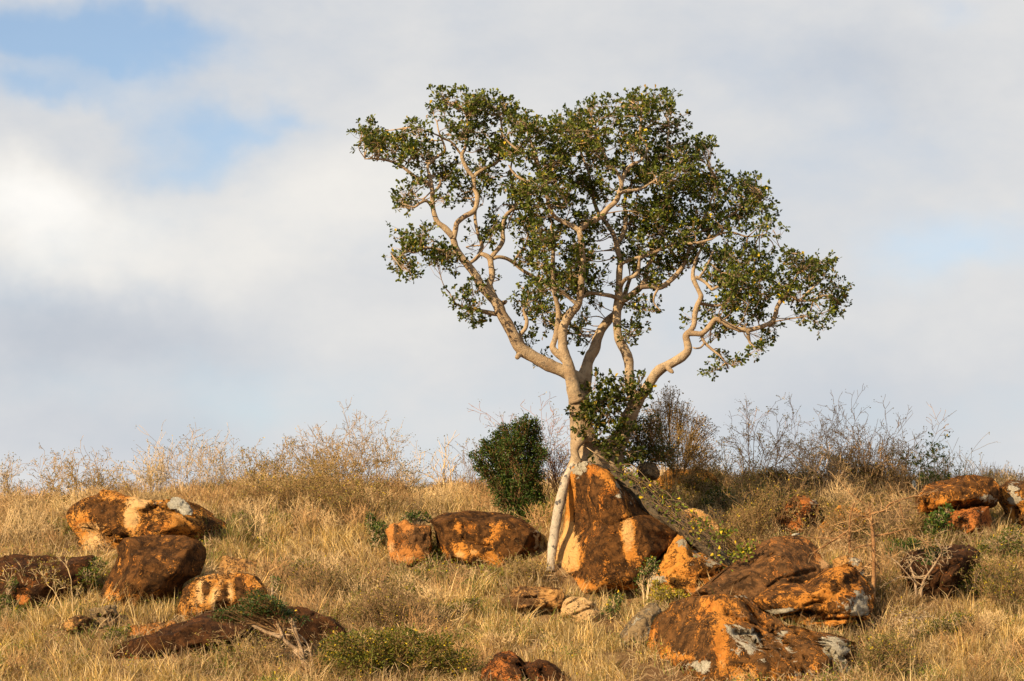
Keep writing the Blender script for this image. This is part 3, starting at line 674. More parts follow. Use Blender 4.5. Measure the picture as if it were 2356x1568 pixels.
rock('boulder', 'largest ribbed boulder, brown and orange with white lichen crusts down its side',
     Q4([(190, 1600), (220, 1400), (270, 1200), (310, 1050), (360, 950), (420, 890), (480, 840), (650, 800), (900, 785), (1060, 763), (1180, 790), (1225, 835), (1285, 880), (1450, 970), (1530, 1045), (1750, 1090), (1900, 1140), (2060, 1178), (2150, 1190),
         (2135, 1250), (2175, 1340), (2155, 1450), (2145, 1560), (2100, 1750), (1200, 1850), (250, 1760)]),
     Y=45.3, D=1.3, e=2.9, sub=6, dark=0.66, mat=M_FORE, flake=.3, seed=23, amp=.025, lean=.32, facets=9, strata=.085, strata_dir=(.68, .73), strata_x=(1640, 1760),
     dB=Q4([(500, 1100, 40, 60, .18), (290, 1250, 14, 50, -.7), (420, 1290, 20, 24, -.6), (560, 1340, 34, 8, -.7), (860, 860, 32, 18, -.6), (920, 1100, 14, 60, -.7), (950, 1350, 12, 40, -.6), (530, 1030, 5, 40, -.45), (300, 1480, 34, 30, .7), (1150, 1520, 30, 24, -.6), (1050, 1000, 30, 14, -.4), (1500, 1300, 80, 40, .15), (720, 960, 6, 20, -.3)]),  # the dark blob low on the left is painted shade of the undercut
     lB=Q4([(1130, 780, 26, 6, .6), (1000, 1060, 26, 20, .45), (1160, 1180, 50, 36, .55), (1500, 1180, 20, 30, .45), (1600, 1290, 16, 30, .45), (2000, 1220, 50, 24, .62), (2050, 1450, 30, 40, .62), (1950, 1310, 26, 16, .45), (650, 1420, 44, 14, .55), (760, 1480, 20, 30, .5), (1200, 850, 16, 8, .4), (1400, 1380, 60, 10, .35), (1700, 1500, 30, 10, .5), (1150, 950, 30, 10, .4), (820, 1380, 14, 8, .3), (1100, 1100, 34, 12, .3), (1300, 1150, 24, 20, .3), (1480, 1120, 14, 20, .3), (1900, 1180, 30, 10, .3), (1580, 1480, 50, 10, .3), (1250, 1300, 60, 18, .22)]),
     pB=Q4([(1150, 1520, 30, 24, .4), (950, 1380, 12, 30, .3)]),
     cracks=[(Q4([(940, 850), (1000, 950), (1100, 1000), (1250, 1040)]), 2, .12), (Q4([(1060, 1110), (1270, 1110), (1340, 1230)]), 2.6, .16), (Q4([(1300, 1130), (1500, 1300), (1640, 1430), (1760, 1560)]), 3.0, .16), (Q4([(1420, 1050), (1560, 1200), (1700, 1360)]), 2.6, .12), (Q4([(1560, 1060), (1700, 1180)]), 2.5, .12),
             (Q4([(380, 1370), (480, 1390), (640, 1460), (740, 1560)]), 2.4, .14), (Q4([(2060, 1230), (2150, 1210)]), 3, .16), (Q4([(1980, 1310), (2120, 1380)]), 2.2, .14)],
     ledges=[(Q4([(300, 1350), (380, 1365), (480, 1385), (640, 1455), (700, 1560)]), .22), (Q4([(920, 1085), (1060, 1105), (1270, 1105)]), .08)],
     planes=[(-.88, -.45, .05, .66), (.25, -.75, .55, .62), (-.1, -1, .0, .72)])
rock('boulder', 'grey lichened rock leaning in pale grass against the ribbed boulder',
     Q4([(-10, 1140), (80, 1020), (180, 920), (280, 840), (340, 828), (385, 900), (370, 980), (330, 1080), (290, 1190), (150, 1250), (0, 1250)]),
     base=(1470, 1488), D=.5, e=2.6, dark=.35, lichen=.36, mat=M_GREY, seed=24, amp=.05, lean=.5)
rock('boulder', 'dark reddish double-humped boulder in the grass with a cleft down its middle',
     Q3([(700, 1600), (740, 1440), (790, 1350), (820, 1288), (900, 1272), (1000, 1280), (1060, 1330), (1105, 1385), (1180, 1370), (1250, 1350), (1330, 1368), (1400, 1420), (1480, 1500), (1570, 1580), (1500, 1720), (750, 1720)]),
     Y=44.2, D=.7, e=2.5, sub=5, dark=0.76, mat=M_RED, seed=25, amp=.075, lean=.35, cracks=[(Q3([(1095, 1380), (1060, 1430), (1120, 1490), (1130, 1570)]), 3.2, .3), (Q3([(900, 1290), (930, 1370), (1060, 1410)]), 2, .12), (Q3([(1260, 1440), (1290, 1570)]), 1.8, .1)],
     dB=Q3([(850, 1400, 20, 16, -.4), (900, 1490, 30, 16, -.45), (1000, 1560, 30, 10, -.3), (870, 1290, 14, 6, -.5), (1450, 1540, 30, 20, .3)]), lB=Q3([(1080, 1470, 10, 8, .3)]))
# right background
rock('boulder', 'brown boulder on the crest with orange underside and a grey jutting corner',
     Zr([(1350, 650), (1440, 560), (1560, 520), (1700, 490), (1840, 483), (1980, 503), (2028, 570), (2042, 660), (2000, 740), (1850, 770), (1700, 800), (1540, 800), (1440, 790), (1350, 830), (1345, 720)]),
     base=(2190, 1226), D=.85, e=2.8, sub=5, dark=0.74, mat=MR[1], seed=26, amp=.06, lean=.35,
     dB=Zr([(1540, 730, 26, 12, -.7), (1400, 780, 20, 14, -.6), (1720, 700, 24, 8, -.35), (1600, 560, 40, 10, -.15)]),
     lB=Zr([(1940, 680, 26, 14, .72), (1500, 600, 26, 14, .2), (1960, 580, 18, 18, .18)]), cracks=[(Zr([(1640, 590), (1720, 550)]), 1.6, .08), (Zr([(1440, 700), (1560, 780), (1850, 745)]), 2.4, .18)],
     ledges=[(Zr([(1440, 690), (1530, 770), (1700, 770), (1980, 740)]), .22)])
rock('boulder', 'reddish wedge of rock under the crest boulder',
     Zr([(1560, 790), (1740, 760), (1960, 732), (1995, 830), (1985, 930), (1850, 990), (1720, 1010), (1630, 950)]),
     base=(2240, 1235), D=.7, e=3.0, dark=.42, lichen=.1, mat=M_RED, seed=27, amp=.05, lean=.3, planes=[(.8, -.6, 0, .6), (-.5, -.85, .1, .7)], lB=Zr([(1880, 800, 20, 20, .3)]))
rock('boulder', 'blocky orange and grey boulder beside the crest boulder, split by upright joints',
     Zr([(2030, 580), (2100, 545), (2240, 510), (2420, 520), (2450, 900), (2240, 960), (2120, 960), (2105, 800), (2060, 720), (2035, 650)]),
     base=(2330, 1222), D=.8, e=3.2, dark=0.52, lichen=.26, mat=MR[0], seed=28, amp=.07, lean=.2, dB=Zr([(2140, 820, 10, 40, -.6), (2200, 560, 40, 14, .5), (2230, 860, 12, 20, .6)]), lB=Zr([(2150, 650, 16, 30, .4)]), cracks=[(Zr([(2080, 730), (2180, 740), (2230, 800)]), 2, .14), (Zr([(2170, 750), (2190, 930)]), 1.8, .12)])
rock('boulder', 'very dark brown boulder behind the forked dead shrub',
     Zr([(1240, 1200), (1300, 1140), (1400, 1100), (1560, 1070), (1700, 1040), (1830, 1038), (1885, 1080), (1905, 1160), (1900, 1280), (1830, 1400), (1600, 1510), (1420, 1540), (1290, 1450), (1230, 1300)]),
     base=(2170, 1376), D=.85, e=2.7, sub=5, dark=.98, mat=M_RED, seed=29, amp=.06, lean=.35, cracks=[(Zr([(1640, 1220), (1560, 1310), (1520, 1420)]), 2.4, .12)], planes=[(.8, -.5, -.3, .55), (-.2, -.8, .5, .7)])
rock('boulder', 'rust-red rock with a pale cap in brown scrub behind the tilted slab',
     Zr([(150, 850), (280, 700), (340, 640), (440, 645), (530, 680), (560, 760), (520, 880), (400, 990), (220, 1000), (150, 930)]),
     base=(1840, 1222), D=.5, e=2.5, dark=0.62, mat=M_RED, seed=30, amp=.06, lean=.4, lB=Zr([(490, 700, 20, 18, .5)]), dB=Zr([(430, 690, 14, 12, -.6), (300, 900, 20, 10, -.4)]))
rock('boulder', 'low orange rock behind the leafless thorn tree',
     Zr([(470, 900), (560, 820), (680, 755), (720, 728), (800, 750), (940, 770), (1015, 850), (1000, 960), (880, 1000), (600, 990), (490, 970)]),
     base=(1945, 1226), D=.5, e=2.5, dark=0.45, lichen=.15, mat=MR[0], seed=31, amp=.07, lean=.4)
rock('boulder', 'orange rock on the crest half buried in brush behind the tree',
     Zb([(1310, 510), (1420, 432), (1560, 430), (1700, 428), (1800, 480), (1830, 580), (1600, 660), (1350, 620)]),
     Y=56.6, D=.6, e=2.5, dark=.35, mat=MR[0], seed=32, amp=.06, lean=.4, lB=Zb([(1380, 480, 14, 14, .5)]))
rock('boulder', 'knobbly grey-green stone among the roots at the great boulder\'s top',
     Zb([(1145, 420), (1170, 390), (1220, 368), (1310, 388), (1350, 440), (1330, 510), (1240, 540), (1160, 490)]),
     Y=52.3, D=.25, e=2.3, sub=4, dark=.4, lichen=.3, mat=M_GREY, seed=33, amp=.12, lean=.2)
rock('stone', 'small bright white stone lying on top of the tilted slab', Q4([(1578, 212), (1600, 200), (1650, 197), (1658, 212), (1620, 222), (1585, 224)]), Y=48.62, D=.08, e=3, sub=4, dark=-.5, lichen=1.2, mat=M_LICH, seed=34, amp=.05, cat='stone', group=None)
rock('stone', 'upright chalk-white stone beside the brown crest boulder', Zr([(1310, 530), (1330, 515), (1345, 560), (1350, 600), (1330, 610), (1312, 570)]), Y=55.6, D=.08, e=2.5, sub=4, dark=-.5, lichen=1.2, mat=M_LICH, seed=35, amp=.06, cat='stone', group=None)

# ------------------------------------------------------------------ the big fig tree
TY = 51.7                                                # distance of the trunk
PXM = F / TY
def tp(x, y, d): return at(x, y, TY + d)
tree_base = at(1375, 1062, TY)
tree = thing('fig_tree', tree_base, 'big spreading tree with pale twisting limbs and dark glossy crown on the great boulder', 'tree')
SAMPLES = []                                             # points on the wood that twigs can grow from: x, y, z, radius, limb index
LIMBS = []
def limb(name, pts, widths, d0, d1, m=6, sides=10, wob=1.0, end_r=None, mat=None):
    """pts in photo pixels, widths in pixels along the limb, d0..d1 depth behind the trunk plane in metres"""
    n = len(pts); t = np.linspace(0, 1, n)
    w = np.interp(t, np.linspace(0, 1, len(widths)), widths)
    dd = d0 + (d1 - d0) * t + (np.sin(t * 5 + len(LIMBS)) * .12 * wob * t * (1 - t) * 3)
    P = np.array([tp(x, y, d) for (x, y), d in zip(pts, dd)])
    s = spline(np.c_[P, w], m)
    c = s[:, :3]; r = np.maximum(s[:, 3], 2.2) / 2 / PXM
    v, q, caps = tube(c, r, sides, knob=.16, seed=len(LIMBS) * 3.1)
    me = make_mesh(name, v - tree_base, np.vstack([quads_to_tris(q), quads_to_tris(caps)]), mat or M_BARK, smooth=True)
    o = link(name, me, tree)
    LIMBS.append(o)
    for i in range(0, len(c), 2): SAMPLES.append((*c[i], r[i], len(LIMBS) - 1))
    return o
NOATT = 4
# trunk, roots
limb('trunk', [(1352, 1085), (1350, 1050), (1344, 1015), (1337, 980), (1332, 945), (1328, 912), (1320, 890)], [104, 84, 66, 52, 45, 41, 34], .15, -.05)
limb('trunk', [(1395, 1085), (1405, 1048), (1420, 1020), (1432, 998), (1446, 966), (1458, 938), (1470, 916)], [86, 66, 50, 42, 37, 34, 30], .35, .15)
limb('trunk', [(1345, 1075), (1372, 1050), (1395, 1030), (1412, 1015)], [50, 46, 36, 26], .2, .3)
limb('root', [(1362, 1010), (1345, 1008), (1332, 1020), (1324, 1036), (1327, 1052), (1330, 1066), (1322, 1085), (1316, 1105)], [20, 20, 18, 15, 15, 19, 22, 12], -.25, -.45)
limb('root', [(1318, 1068), (1308, 1088), (1301, 1104), (1296, 1125), (1290, 1150), (1284, 1180), (1278, 1212), (1273, 1245), (1269, 1285), (1267, 1315)], [11, 15, 19, 22, 24, 24, 23, 22, 21, 22], -.45, -.75, mat=M_ROOT)['label'] = 'pale white root with dark spots running down beside the boulder'
SAMPLES.clear()
# A: front stem of the left trunk
limb('limb', [(1328, 925), (1318, 890), (1312, 862), (1306, 835), (1297, 807), (1294, 779), (1296, 752), (1311, 724), (1330, 702), (1336, 669), (1338, 641), (1341, 600), (1337, 560), (1333, 530)], [38, 33, 29, 26, 24, 22, 22, 21, 18, 17, 16, 15, 14, 13], -.1, -.5)
limb('limb', [(1333, 532), (1340, 524), (1356, 513), (1381, 499), (1400, 479), (1417, 463), (1424, 446), (1430, 424), (1424, 404), (1405, 380), (1388, 350), (1375, 315), (1370, 285)], [13, 14, 14, 14, 13, 13, 12, 11, 9, 8, 6, 5, 3], -.5, -.7)
limb('limb', [(1334, 532), (1320, 522), (1300, 513), (1276, 499), (1262, 470), (1258, 432), (1251, 416), (1240, 388), (1237, 372), (1228, 345), (1215, 310), (1210, 285)], [13, 12, 11, 10, 10, 10, 9, 9, 8, 6, 5, 3], -.5, -.75)
limb('limb', [(1240, 390), (1226, 360), (1205, 352), (1185, 341), (1165, 322), (1150, 295)], [8, 7, 6, 5, 4, 3], -.7, -.9)
limb('limb', [(1247, 415), (1215, 418), (1196, 410), (1182, 399), (1170, 380)], [8, 7, 6, 5, 3], -.7, -.6)
limb('limb', [(1430, 424), (1440, 395), (1455, 379), (1475, 369), (1490, 340), (1474, 313), (1475, 280), (1478, 250)], [9, 8, 8, 7, 6, 6, 5, 3], -.55, -.2)
limb('limb', [(1423, 448), (1440, 440), (1470, 436), (1500, 420), (1530, 400)], [8, 8, 7, 5, 3], -.6, -.8)
limb('limb', [(1303, 835), (1292, 822), (1272, 802), (1277, 780), (1282, 757), (1284, 713), (1275, 669), (1272, 613), (1273, 558), (1268, 520)], [16, 17, 16, 14, 13, 12, 11, 10, 9, 6], -.15, -.35)
limb('limb', [(1332, 705), (1315, 690), (1290, 672), (1270, 662), (1240, 650)], [10, 9, 8, 6, 4], -.35, -.6)
# B and the great left limb
limb('limb', [(1336, 930), (1343, 895), (1346, 868), (1350, 845), (1358, 822), (1369, 802), (1375, 779), (1385, 757), (1400, 738), (1414, 724), (1430, 700), (1440, 670), (1450, 640)], [34, 34, 36, 28, 27, 26, 24, 22, 20, 18, 14, 11, 9], .15, 1.0)
limb('limb', [(1343, 880), (1322, 868), (1300, 857), (1272, 845), (1245, 832), (1222, 818), (1203, 806), (1190, 792), (1183, 775), (1168, 746), (1154, 724), (1145, 702), (1129, 683), (1107, 658), (1093, 633), (1077, 611), (1060, 590), (1049, 572), (1044, 554), (1041, 543)],
     [28, 31, 31, 30, 29, 28, 29, 28, 26, 26, 25, 25, 21, 20, 19, 18, 17, 16, 15, 14], .1, -.3, m=5)
limb('limb', [(1205, 812), (1194, 818), (1190, 823)], [14, 13, 11], .0, -.25)
limb('limb', [(1150, 700), (1160, 697), (1164, 694)], [14, 11, 8], -.1, -.25)
limb('limb', [(1042, 546), (1024, 526), (1008, 513), (999, 493), (995, 468), (995, 446), (992, 427), (980, 418), (955, 407), (941, 396), (919, 380), (897, 371), (870, 366), (840, 366)], [15, 14, 13, 12, 11, 11, 10, 9, 9, 8, 7, 6, 5, 3], -.3, -.5)
limb('limb', [(995, 450), (993, 427), (990, 407), (984, 391), (988, 377), (1010, 358), (1023, 349), (1021, 332), (1010, 305), (1005, 280)], [9, 8, 8, 7, 7, 6, 6, 5, 4, 3], -.4, .0)
limb('limb', [(996, 445), (1010, 430), (1013, 418), (1004, 407), (980, 406)], [7, 7, 6, 5, 3], -.35, -.1)
limb('limb', [(995, 478), (982, 463), (966, 468), (952, 477), (930, 470)], [7, 7, 6, 5, 3], -.35, -.6)
limb('limb', [(1043, 550), (1048, 529), (1052, 513), (1068, 499), (1088, 488), (1096, 474), (1098, 452), (1092, 435), (1091, 407)], [14, 13, 12, 12, 12, 11, 11, 10, 10], -.3, -.1)
limb('limb', [(1091, 410), (1074, 388), (1064, 366), (1063, 356), (1070, 341), (1074, 324), (1073, 305), (1075, 285), (1070, 260), (1050, 235)], [10, 10, 9, 9, 8, 8, 7, 6, 4, 3], -.1, -.2)
limb('limb', [(1091, 410), (1096, 401), (1118, 387), (1143, 374), (1150, 352), (1153, 330), (1155, 300), (1150, 265)], [9, 9, 8, 8, 7, 6, 5, 3], -.1, .2)
limb('limb', [(1143, 374), (1156, 364), (1171, 352), (1195, 340)], [6, 6, 5, 3], .1, .3)
limb('limb', [(1064, 360), (1052, 344), (1038, 327), (1019, 319), (1005, 311), (974, 300), (938, 294)], [6, 6, 5, 5, 4, 3, 2.5], -.1, -.4)
limb('limb', [(1140, 692), (1127, 658), (1132, 636), (1130, 612), (1126, 594), (1112, 586), (1104, 584), (1109, 565), (1099, 535), (1093, 504), (1095, 480)], [17, 16, 15, 14, 13, 11, 10, 9, 8, 8, 5], -.05, .5)
limb('limb', [(1078, 608), (1092, 598), (1104, 586)], [9, 9, 9], -.2, .2)
limb('limb', [(1126, 600), (1136, 585), (1150, 568), (1157, 552), (1156, 524), (1162, 499), (1176, 485), (1187, 477), (1186, 452), (1177, 420), (1175, 391), (1180, 360)], [13, 12, 11, 10, 10, 9, 9, 9, 8, 7, 5, 3], .2, .6)
limb('limb', [(1128, 598), (1145, 592), (1164, 595), (1182, 605), (1198, 619), (1215, 630), (1235, 640)], [10, 9, 9, 9, 8, 8, 5], .2, .5)
limb('limb', [(1182, 604), (1193, 586), (1210, 563), (1215, 540)], [7, 6, 6, 4], .3, .5)
limb('limb', [(1150, 724), (1129, 721), (1107, 716), (1080, 709), (1055, 703), (1042, 690), (1035, 675)], [12, 11, 9, 6, 4, 3, 2.2], -.1, -.4)
limb('limb', [(1056, 588), (1038, 582), (1019, 576), (980, 571), (952, 582), (935, 577), (915, 600)], [9, 8, 7, 6, 5, 4, 2.5], -.25, -.6)
limb('limb', [(1202, 792), (1197, 772), (1209, 756), (1212, 738), (1207, 724), (1204, 710)], [11, 10, 9, 9, 7, 4], .0, -.1)
# C: stem rising between
limb('limb', [(1462, 935), (1452, 900), (1448, 871), (1447, 835), (1438, 807), (1424, 779), (1419, 738), (1420, 710), (1424, 683), (1424, 655), (1425, 627), (1427, 600), (1420, 572), (1418, 556)], [28, 26, 24, 23, 23, 21, 21, 20, 19, 17, 16, 15, 14, 13], .2, .25)
limb('limb', [(1418, 562), (1428, 549), (1438, 524), (1440, 495), (1436, 465), (1450, 430), (1470, 400), (1490, 370)], [11, 11, 10, 9, 8, 7, 5, 3], .3, .8)
limb('limb', [(1418, 562), (1412, 541), (1402, 524), (1389, 507), (1372, 480), (1362, 440), (1355, 400), (1340, 360), (1330, 320)], [12, 11, 10, 10, 9, 8, 6, 5, 3], .3, .7)
limb('limb', [(1424, 695), (1437, 689), (1455, 677), (1477, 658), (1485, 642), (1490, 615), (1510, 580), (1525, 540), (1535, 490), (1545, 440), (1540, 390), (1535, 340), (1540, 290)], [16, 16, 15, 14, 11, 10, 9, 9, 8, 7, 6, 5, 3], .2, .3)
limb('limb', [(1472, 660), (1497, 659), (1519, 662), (1541, 647), (1561, 627), (1577, 602), (1585, 575), (1600, 540), (1620, 500), (1640, 450), (1650, 410)], [12, 12, 12, 12, 11, 10, 9, 8, 7, 5, 3], .15, .5)
limb('limb', [(1424, 690), (1412, 683), (1400, 680), (1378, 677), (1355, 675), (1335, 690)], [10, 10, 10, 9, 8, 5], .2, -.1)
limb('limb', [(1428, 660), (1433, 650), (1442, 641), (1460, 635), (1469, 619), (1472, 590)], [10, 10, 10, 9, 8, 4], .2, -.2)
limb('limb', [(1516, 662), (1506, 680), (1505, 698), (1519, 715)], [6, 5, 4, 2.5], .1, -.1)
limb('limb', [(1427, 610), (1445, 600), (1480, 590), (1520, 575), (1560, 560), (1600, 560), (1640, 550)], [9, 8, 8, 8, 7, 6, 4], .2, -.4)
limb('limb', [(1585, 575), (1610, 565), (1640, 545), (1680, 535), (1720, 545), (1760, 540)], [8, 7, 6, 5, 4, 3], .3, .4)
limb('limb', [(1600, 540), (1640, 520), (1690, 490), (1730, 460), (1750, 440)], [7, 6, 5, 4, 3], .4, .7)
# D: right limb
limb('limb', [(1462, 930), (1472, 913), (1486, 896), (1500, 873), (1513, 856), (1536, 841), (1558, 830), (1574, 818), (1583, 805), (1581, 788), (1578, 774), (1588, 764)], [30, 28, 25, 24, 24, 23, 22, 20, 18, 16, 16, 15], .1, -.1, m=7)
limb('limb', [(1582, 770), (1596, 750), (1599, 724), (1605, 702), (1613, 683), (1606, 666), (1597, 647), (1594, 630), (1600, 600), (1615, 570), (1635, 540)], [14, 13, 13, 12, 12, 11, 11, 9, 8, 6, 4], -.1, .1)
limb('limb', [(1582, 768), (1598, 768), (1615, 768), (1632, 752), (1646, 735), (1663, 741), (1682, 752), (1704, 759), (1727, 759), (1752, 752), (1776, 741), (1785, 721), (1788, 707), (1799, 691), (1818, 680), (1840, 692), (1870, 690), (1900, 680), (1925, 690)], [14, 14, 13, 12, 11, 12, 12, 12, 12, 11, 11, 10, 10, 10, 8, 6, 5, 4, 3], -.1, -.3, m=5)
limb('limb', [(1719, 759), (1722, 772), (1725, 787), (1733, 797), (1742, 800)], [9, 8, 7, 6, 4], -.2, -.3)
limb('limb', [(1606, 700), (1620, 700), (1635, 703), (1660, 703), (1690, 700)], [8, 8, 7, 6, 4], -.05, .2)
limb('limb', [(1600, 638), (1612, 643), (1626, 653), (1638, 666), (1652, 660), (1668, 655), (1680, 648)], [8, 8, 7, 7, 6, 6, 3], .0, -.25)
limb('limb', [(1608, 640), (1619, 625), (1630, 605), (1640, 580)], [6, 6, 6, 4], .0, .0)
limb('limb', [(1632, 605), (1652, 622), (1668, 633), (1700, 640)], [5, 5, 5, 3], .0, .1)
limb('limb', [(1668, 655), (1680, 658), (1688, 671), (1710, 666), (1730, 668), (1751, 677), (1770, 672)], [6, 6, 6, 6, 5, 5, 3], -.2, -.1)
limb('limb', [(1800, 690), (1815, 665), (1830, 640), (1845, 610), (1850, 585)], [7, 6, 5, 4, 3], -.25, -.1)
limb('limb', [(1840, 692), (1852, 680), (1862, 670), (1885, 650)], [5, 5, 5, 3], -.3, -.3)
limb('limb', [(1611, 766), (1621, 788), (1640, 806), (1657, 820), (1670, 835)], [8, 7, 6, 4, 2.5], -.12, -.3)
limb('limb', [(1621, 790), (1612, 800), (1601, 802), (1594, 800)], [5, 5, 4, 3], -.15, -.3)
limb('limb', [(1536, 846), (1545, 855), (1549, 858)], [12, 9, 5], -.15, -.3)
S_ARR = np.array(SAMPLES)

# crown: where leaves hang, traced as lobes (x, y, rx, ry, weight) with gaps
LOBES = [(860, 315, 48, 46, 1), (905, 345, 60, 50, 1), (940, 300, 45, 34, .8), (965, 350, 50, 55, .9), (1020, 235, 42, 36, 1), (1060, 240, 60, 38, 1), (1110, 250, 60, 44, 1), (1160, 255, 50, 40, 1), (1040, 310, 50, 45, .6), (1110, 320, 60, 50, .8), (1180, 320, 60, 55, 1), (1230, 300, 50, 44, 1), (1250, 360, 60, 60, 1),
         (1040, 400, 55, 45, .75), (1110, 440, 45, 50, .5), (1130, 390, 50, 45, .65), (935, 450, 50, 36, .75), (985, 430, 40, 50, .4), (1050, 455, 50, 30, .7), (945, 540, 45, 36, .95), (985, 575, 60, 42, .9), (925, 600, 32, 40, .7), (955, 620, 26, 26, .6), (1015, 600, 38, 32, .8), (1045, 620, 30, 22, .5),
         (1055, 685, 36, 26, .7), (1085, 705, 44, 30, .8), (1110, 730, 24, 18, .6), (1090, 660, 30, 24, .4), (1110, 550, 40, 45, .5), (1140, 640, 26, 22, .35), (1140, 500, 40, 40, .55), (1185, 440, 40, 50, .7), (1230, 450, 60, 60, 1), (1200, 520, 50, 45, .8),
         (1300, 290, 50, 44, 1), (1340, 280, 60, 44, 1), (1400, 255, 55, 42, 1), (1455, 235, 55, 34, 1), (1515, 240, 50, 36, 1), (1560, 275, 30, 30, .8), (1480, 290, 80, 50, 1), (1320, 350, 70, 60, 1), (1400, 340, 70, 60, 1), (1480, 360, 80, 60, 1), (1560, 350, 60, 50, 1), (1615, 345, 34, 36, .9),
         (1290, 430, 60, 60, 1), (1360, 430, 60, 60, .95), (1500, 440, 80, 65, 1), (1580, 430, 80, 65, 1), (1650, 420, 60, 50, 1), (1710, 430, 50, 40, .95), (1745, 450, 34, 34, .9), (1750, 500, 36, 50, .7), (1690, 490, 60, 50, .9), (1275, 520, 60, 60, 1), (1250, 590, 55, 50, 1), (1320, 590, 60, 60, .95), (1360, 520, 60, 50, .8),
         (1470, 520, 70, 60, .85), (1550, 510, 80, 60, 1), (1630, 520, 70, 60, 1), (1240, 650, 50, 40, 1), (1300, 650, 55, 50, 1), (1360, 620, 55, 60, .9), (1480, 590, 70, 50, .95), (1550, 580, 70, 50, .85), (1620, 590, 60, 40, .9), (1690, 580, 50, 44, .95), (1745, 600, 36, 40, .9), (1785, 530, 18, 22, .6),
         (1220, 700, 45, 34, .9), (1270, 710, 40, 40, .8), (1250, 740, 26, 24, .6), (1330, 750, 34, 50, .75), (1350, 700, 34, 34, .7), (1345, 800, 20, 30, .5), (1460, 720, 30, 50, .8), (1450, 780, 20, 34, .7), (1490, 690, 30, 26, .6), (1500, 640, 40, 30, .6),
         (1660, 640, 55, 40, .9), (1710, 640, 50, 45, 1), (1690, 690, 60, 40, .9), (1740, 690, 50, 40, .9), (1760, 645, 44, 50, 1), (1840, 600, 40, 40, 1), (1880, 620, 45, 45, 1), (1850, 660, 60, 44, .95), (1920, 670, 36, 40, .95), (1900, 710, 34, 34, .7), (1850, 720, 28, 34, .5), (1800, 640, 26, 36, .9), (1890, 745, 12, 14, .5),
         (1660, 760, 34, 26, .7), (1700, 730, 40, 24, .7), (1640, 720, 40, 24, .6), (1770, 760, 26, 34, .8), (1745, 790, 24, 22, .7), (1660, 820, 36, 26, .6), (1630, 850, 26, 14, .45), (1690, 830, 16, 16, .5), (1590, 730, 22, 14, .5),
         (1225, 790, 20, 16, .7), (1255, 815, 26, 16, .7), (1210, 770, 10, 14, .5)]
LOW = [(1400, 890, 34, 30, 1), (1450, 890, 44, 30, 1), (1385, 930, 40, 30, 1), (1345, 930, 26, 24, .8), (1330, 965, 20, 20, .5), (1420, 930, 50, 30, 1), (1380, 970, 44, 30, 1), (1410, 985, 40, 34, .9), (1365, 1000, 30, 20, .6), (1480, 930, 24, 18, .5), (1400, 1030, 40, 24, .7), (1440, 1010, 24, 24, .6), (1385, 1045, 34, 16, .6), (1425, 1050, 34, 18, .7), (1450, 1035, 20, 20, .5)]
GAPS = [(1170, 650, 30, 45), (1030, 500, 34, 28), (1000, 285, 22, 26), (1180, 560, 22, 30), (1115, 520, 14, 24), (1075, 560, 22, 30), (1570, 690, 40, 26), (1640, 790, 16, 16), (1790, 595, 22, 18), (1460, 555, 14, 12), (1390, 590, 14, 16), (1760, 560, 20, 14), (1215, 400, 16, 12), (1150, 720, 60, 20), (1398, 720, 14, 30), (1160, 460, 14, 22), (1660, 470, 10, 10)]
def in_gap(x, y):
    return any(((x - a) / c) ** 2 + ((y - b) / d) ** 2 < 1 for a, b, c, d in GAPS)

def rosette_leaves(tips, dirs, per, L, W, rg):
    n = len(tips); pos = np.repeat(tips, per, 0); d0 = np.repeat(dirs, per, 0)
    d = unit(d0 * .55 + rg.normal(size=(n * per, 3)) * .75 + np.array([0, -.1, .18]))
    pos = pos + rg.normal(size=pos.shape) * .02
    return leaves(pos, d, rg.uniform(L * .65, L * 1.2, n * per), rg.uniform(W * .75, W * 1.15, n * per))

def leaf_tint(n, rg, dark=(.018, .036, .006), lite=(.150, .168, .026), yellow=.012, brown=.03):
    t = rg.random(n)[:, None] ** 1.4
    c = np.array(dark) * (1 - t) + np.array(lite) * t
    c = c * rg.uniform(.75, 1.25, (n, 1))
    y = rg.random(n) < yellow; c[y] = [.50, .36, .02]
    b = rg.random(n) < brown; c[b] = [.20, .13, .03]
    return c

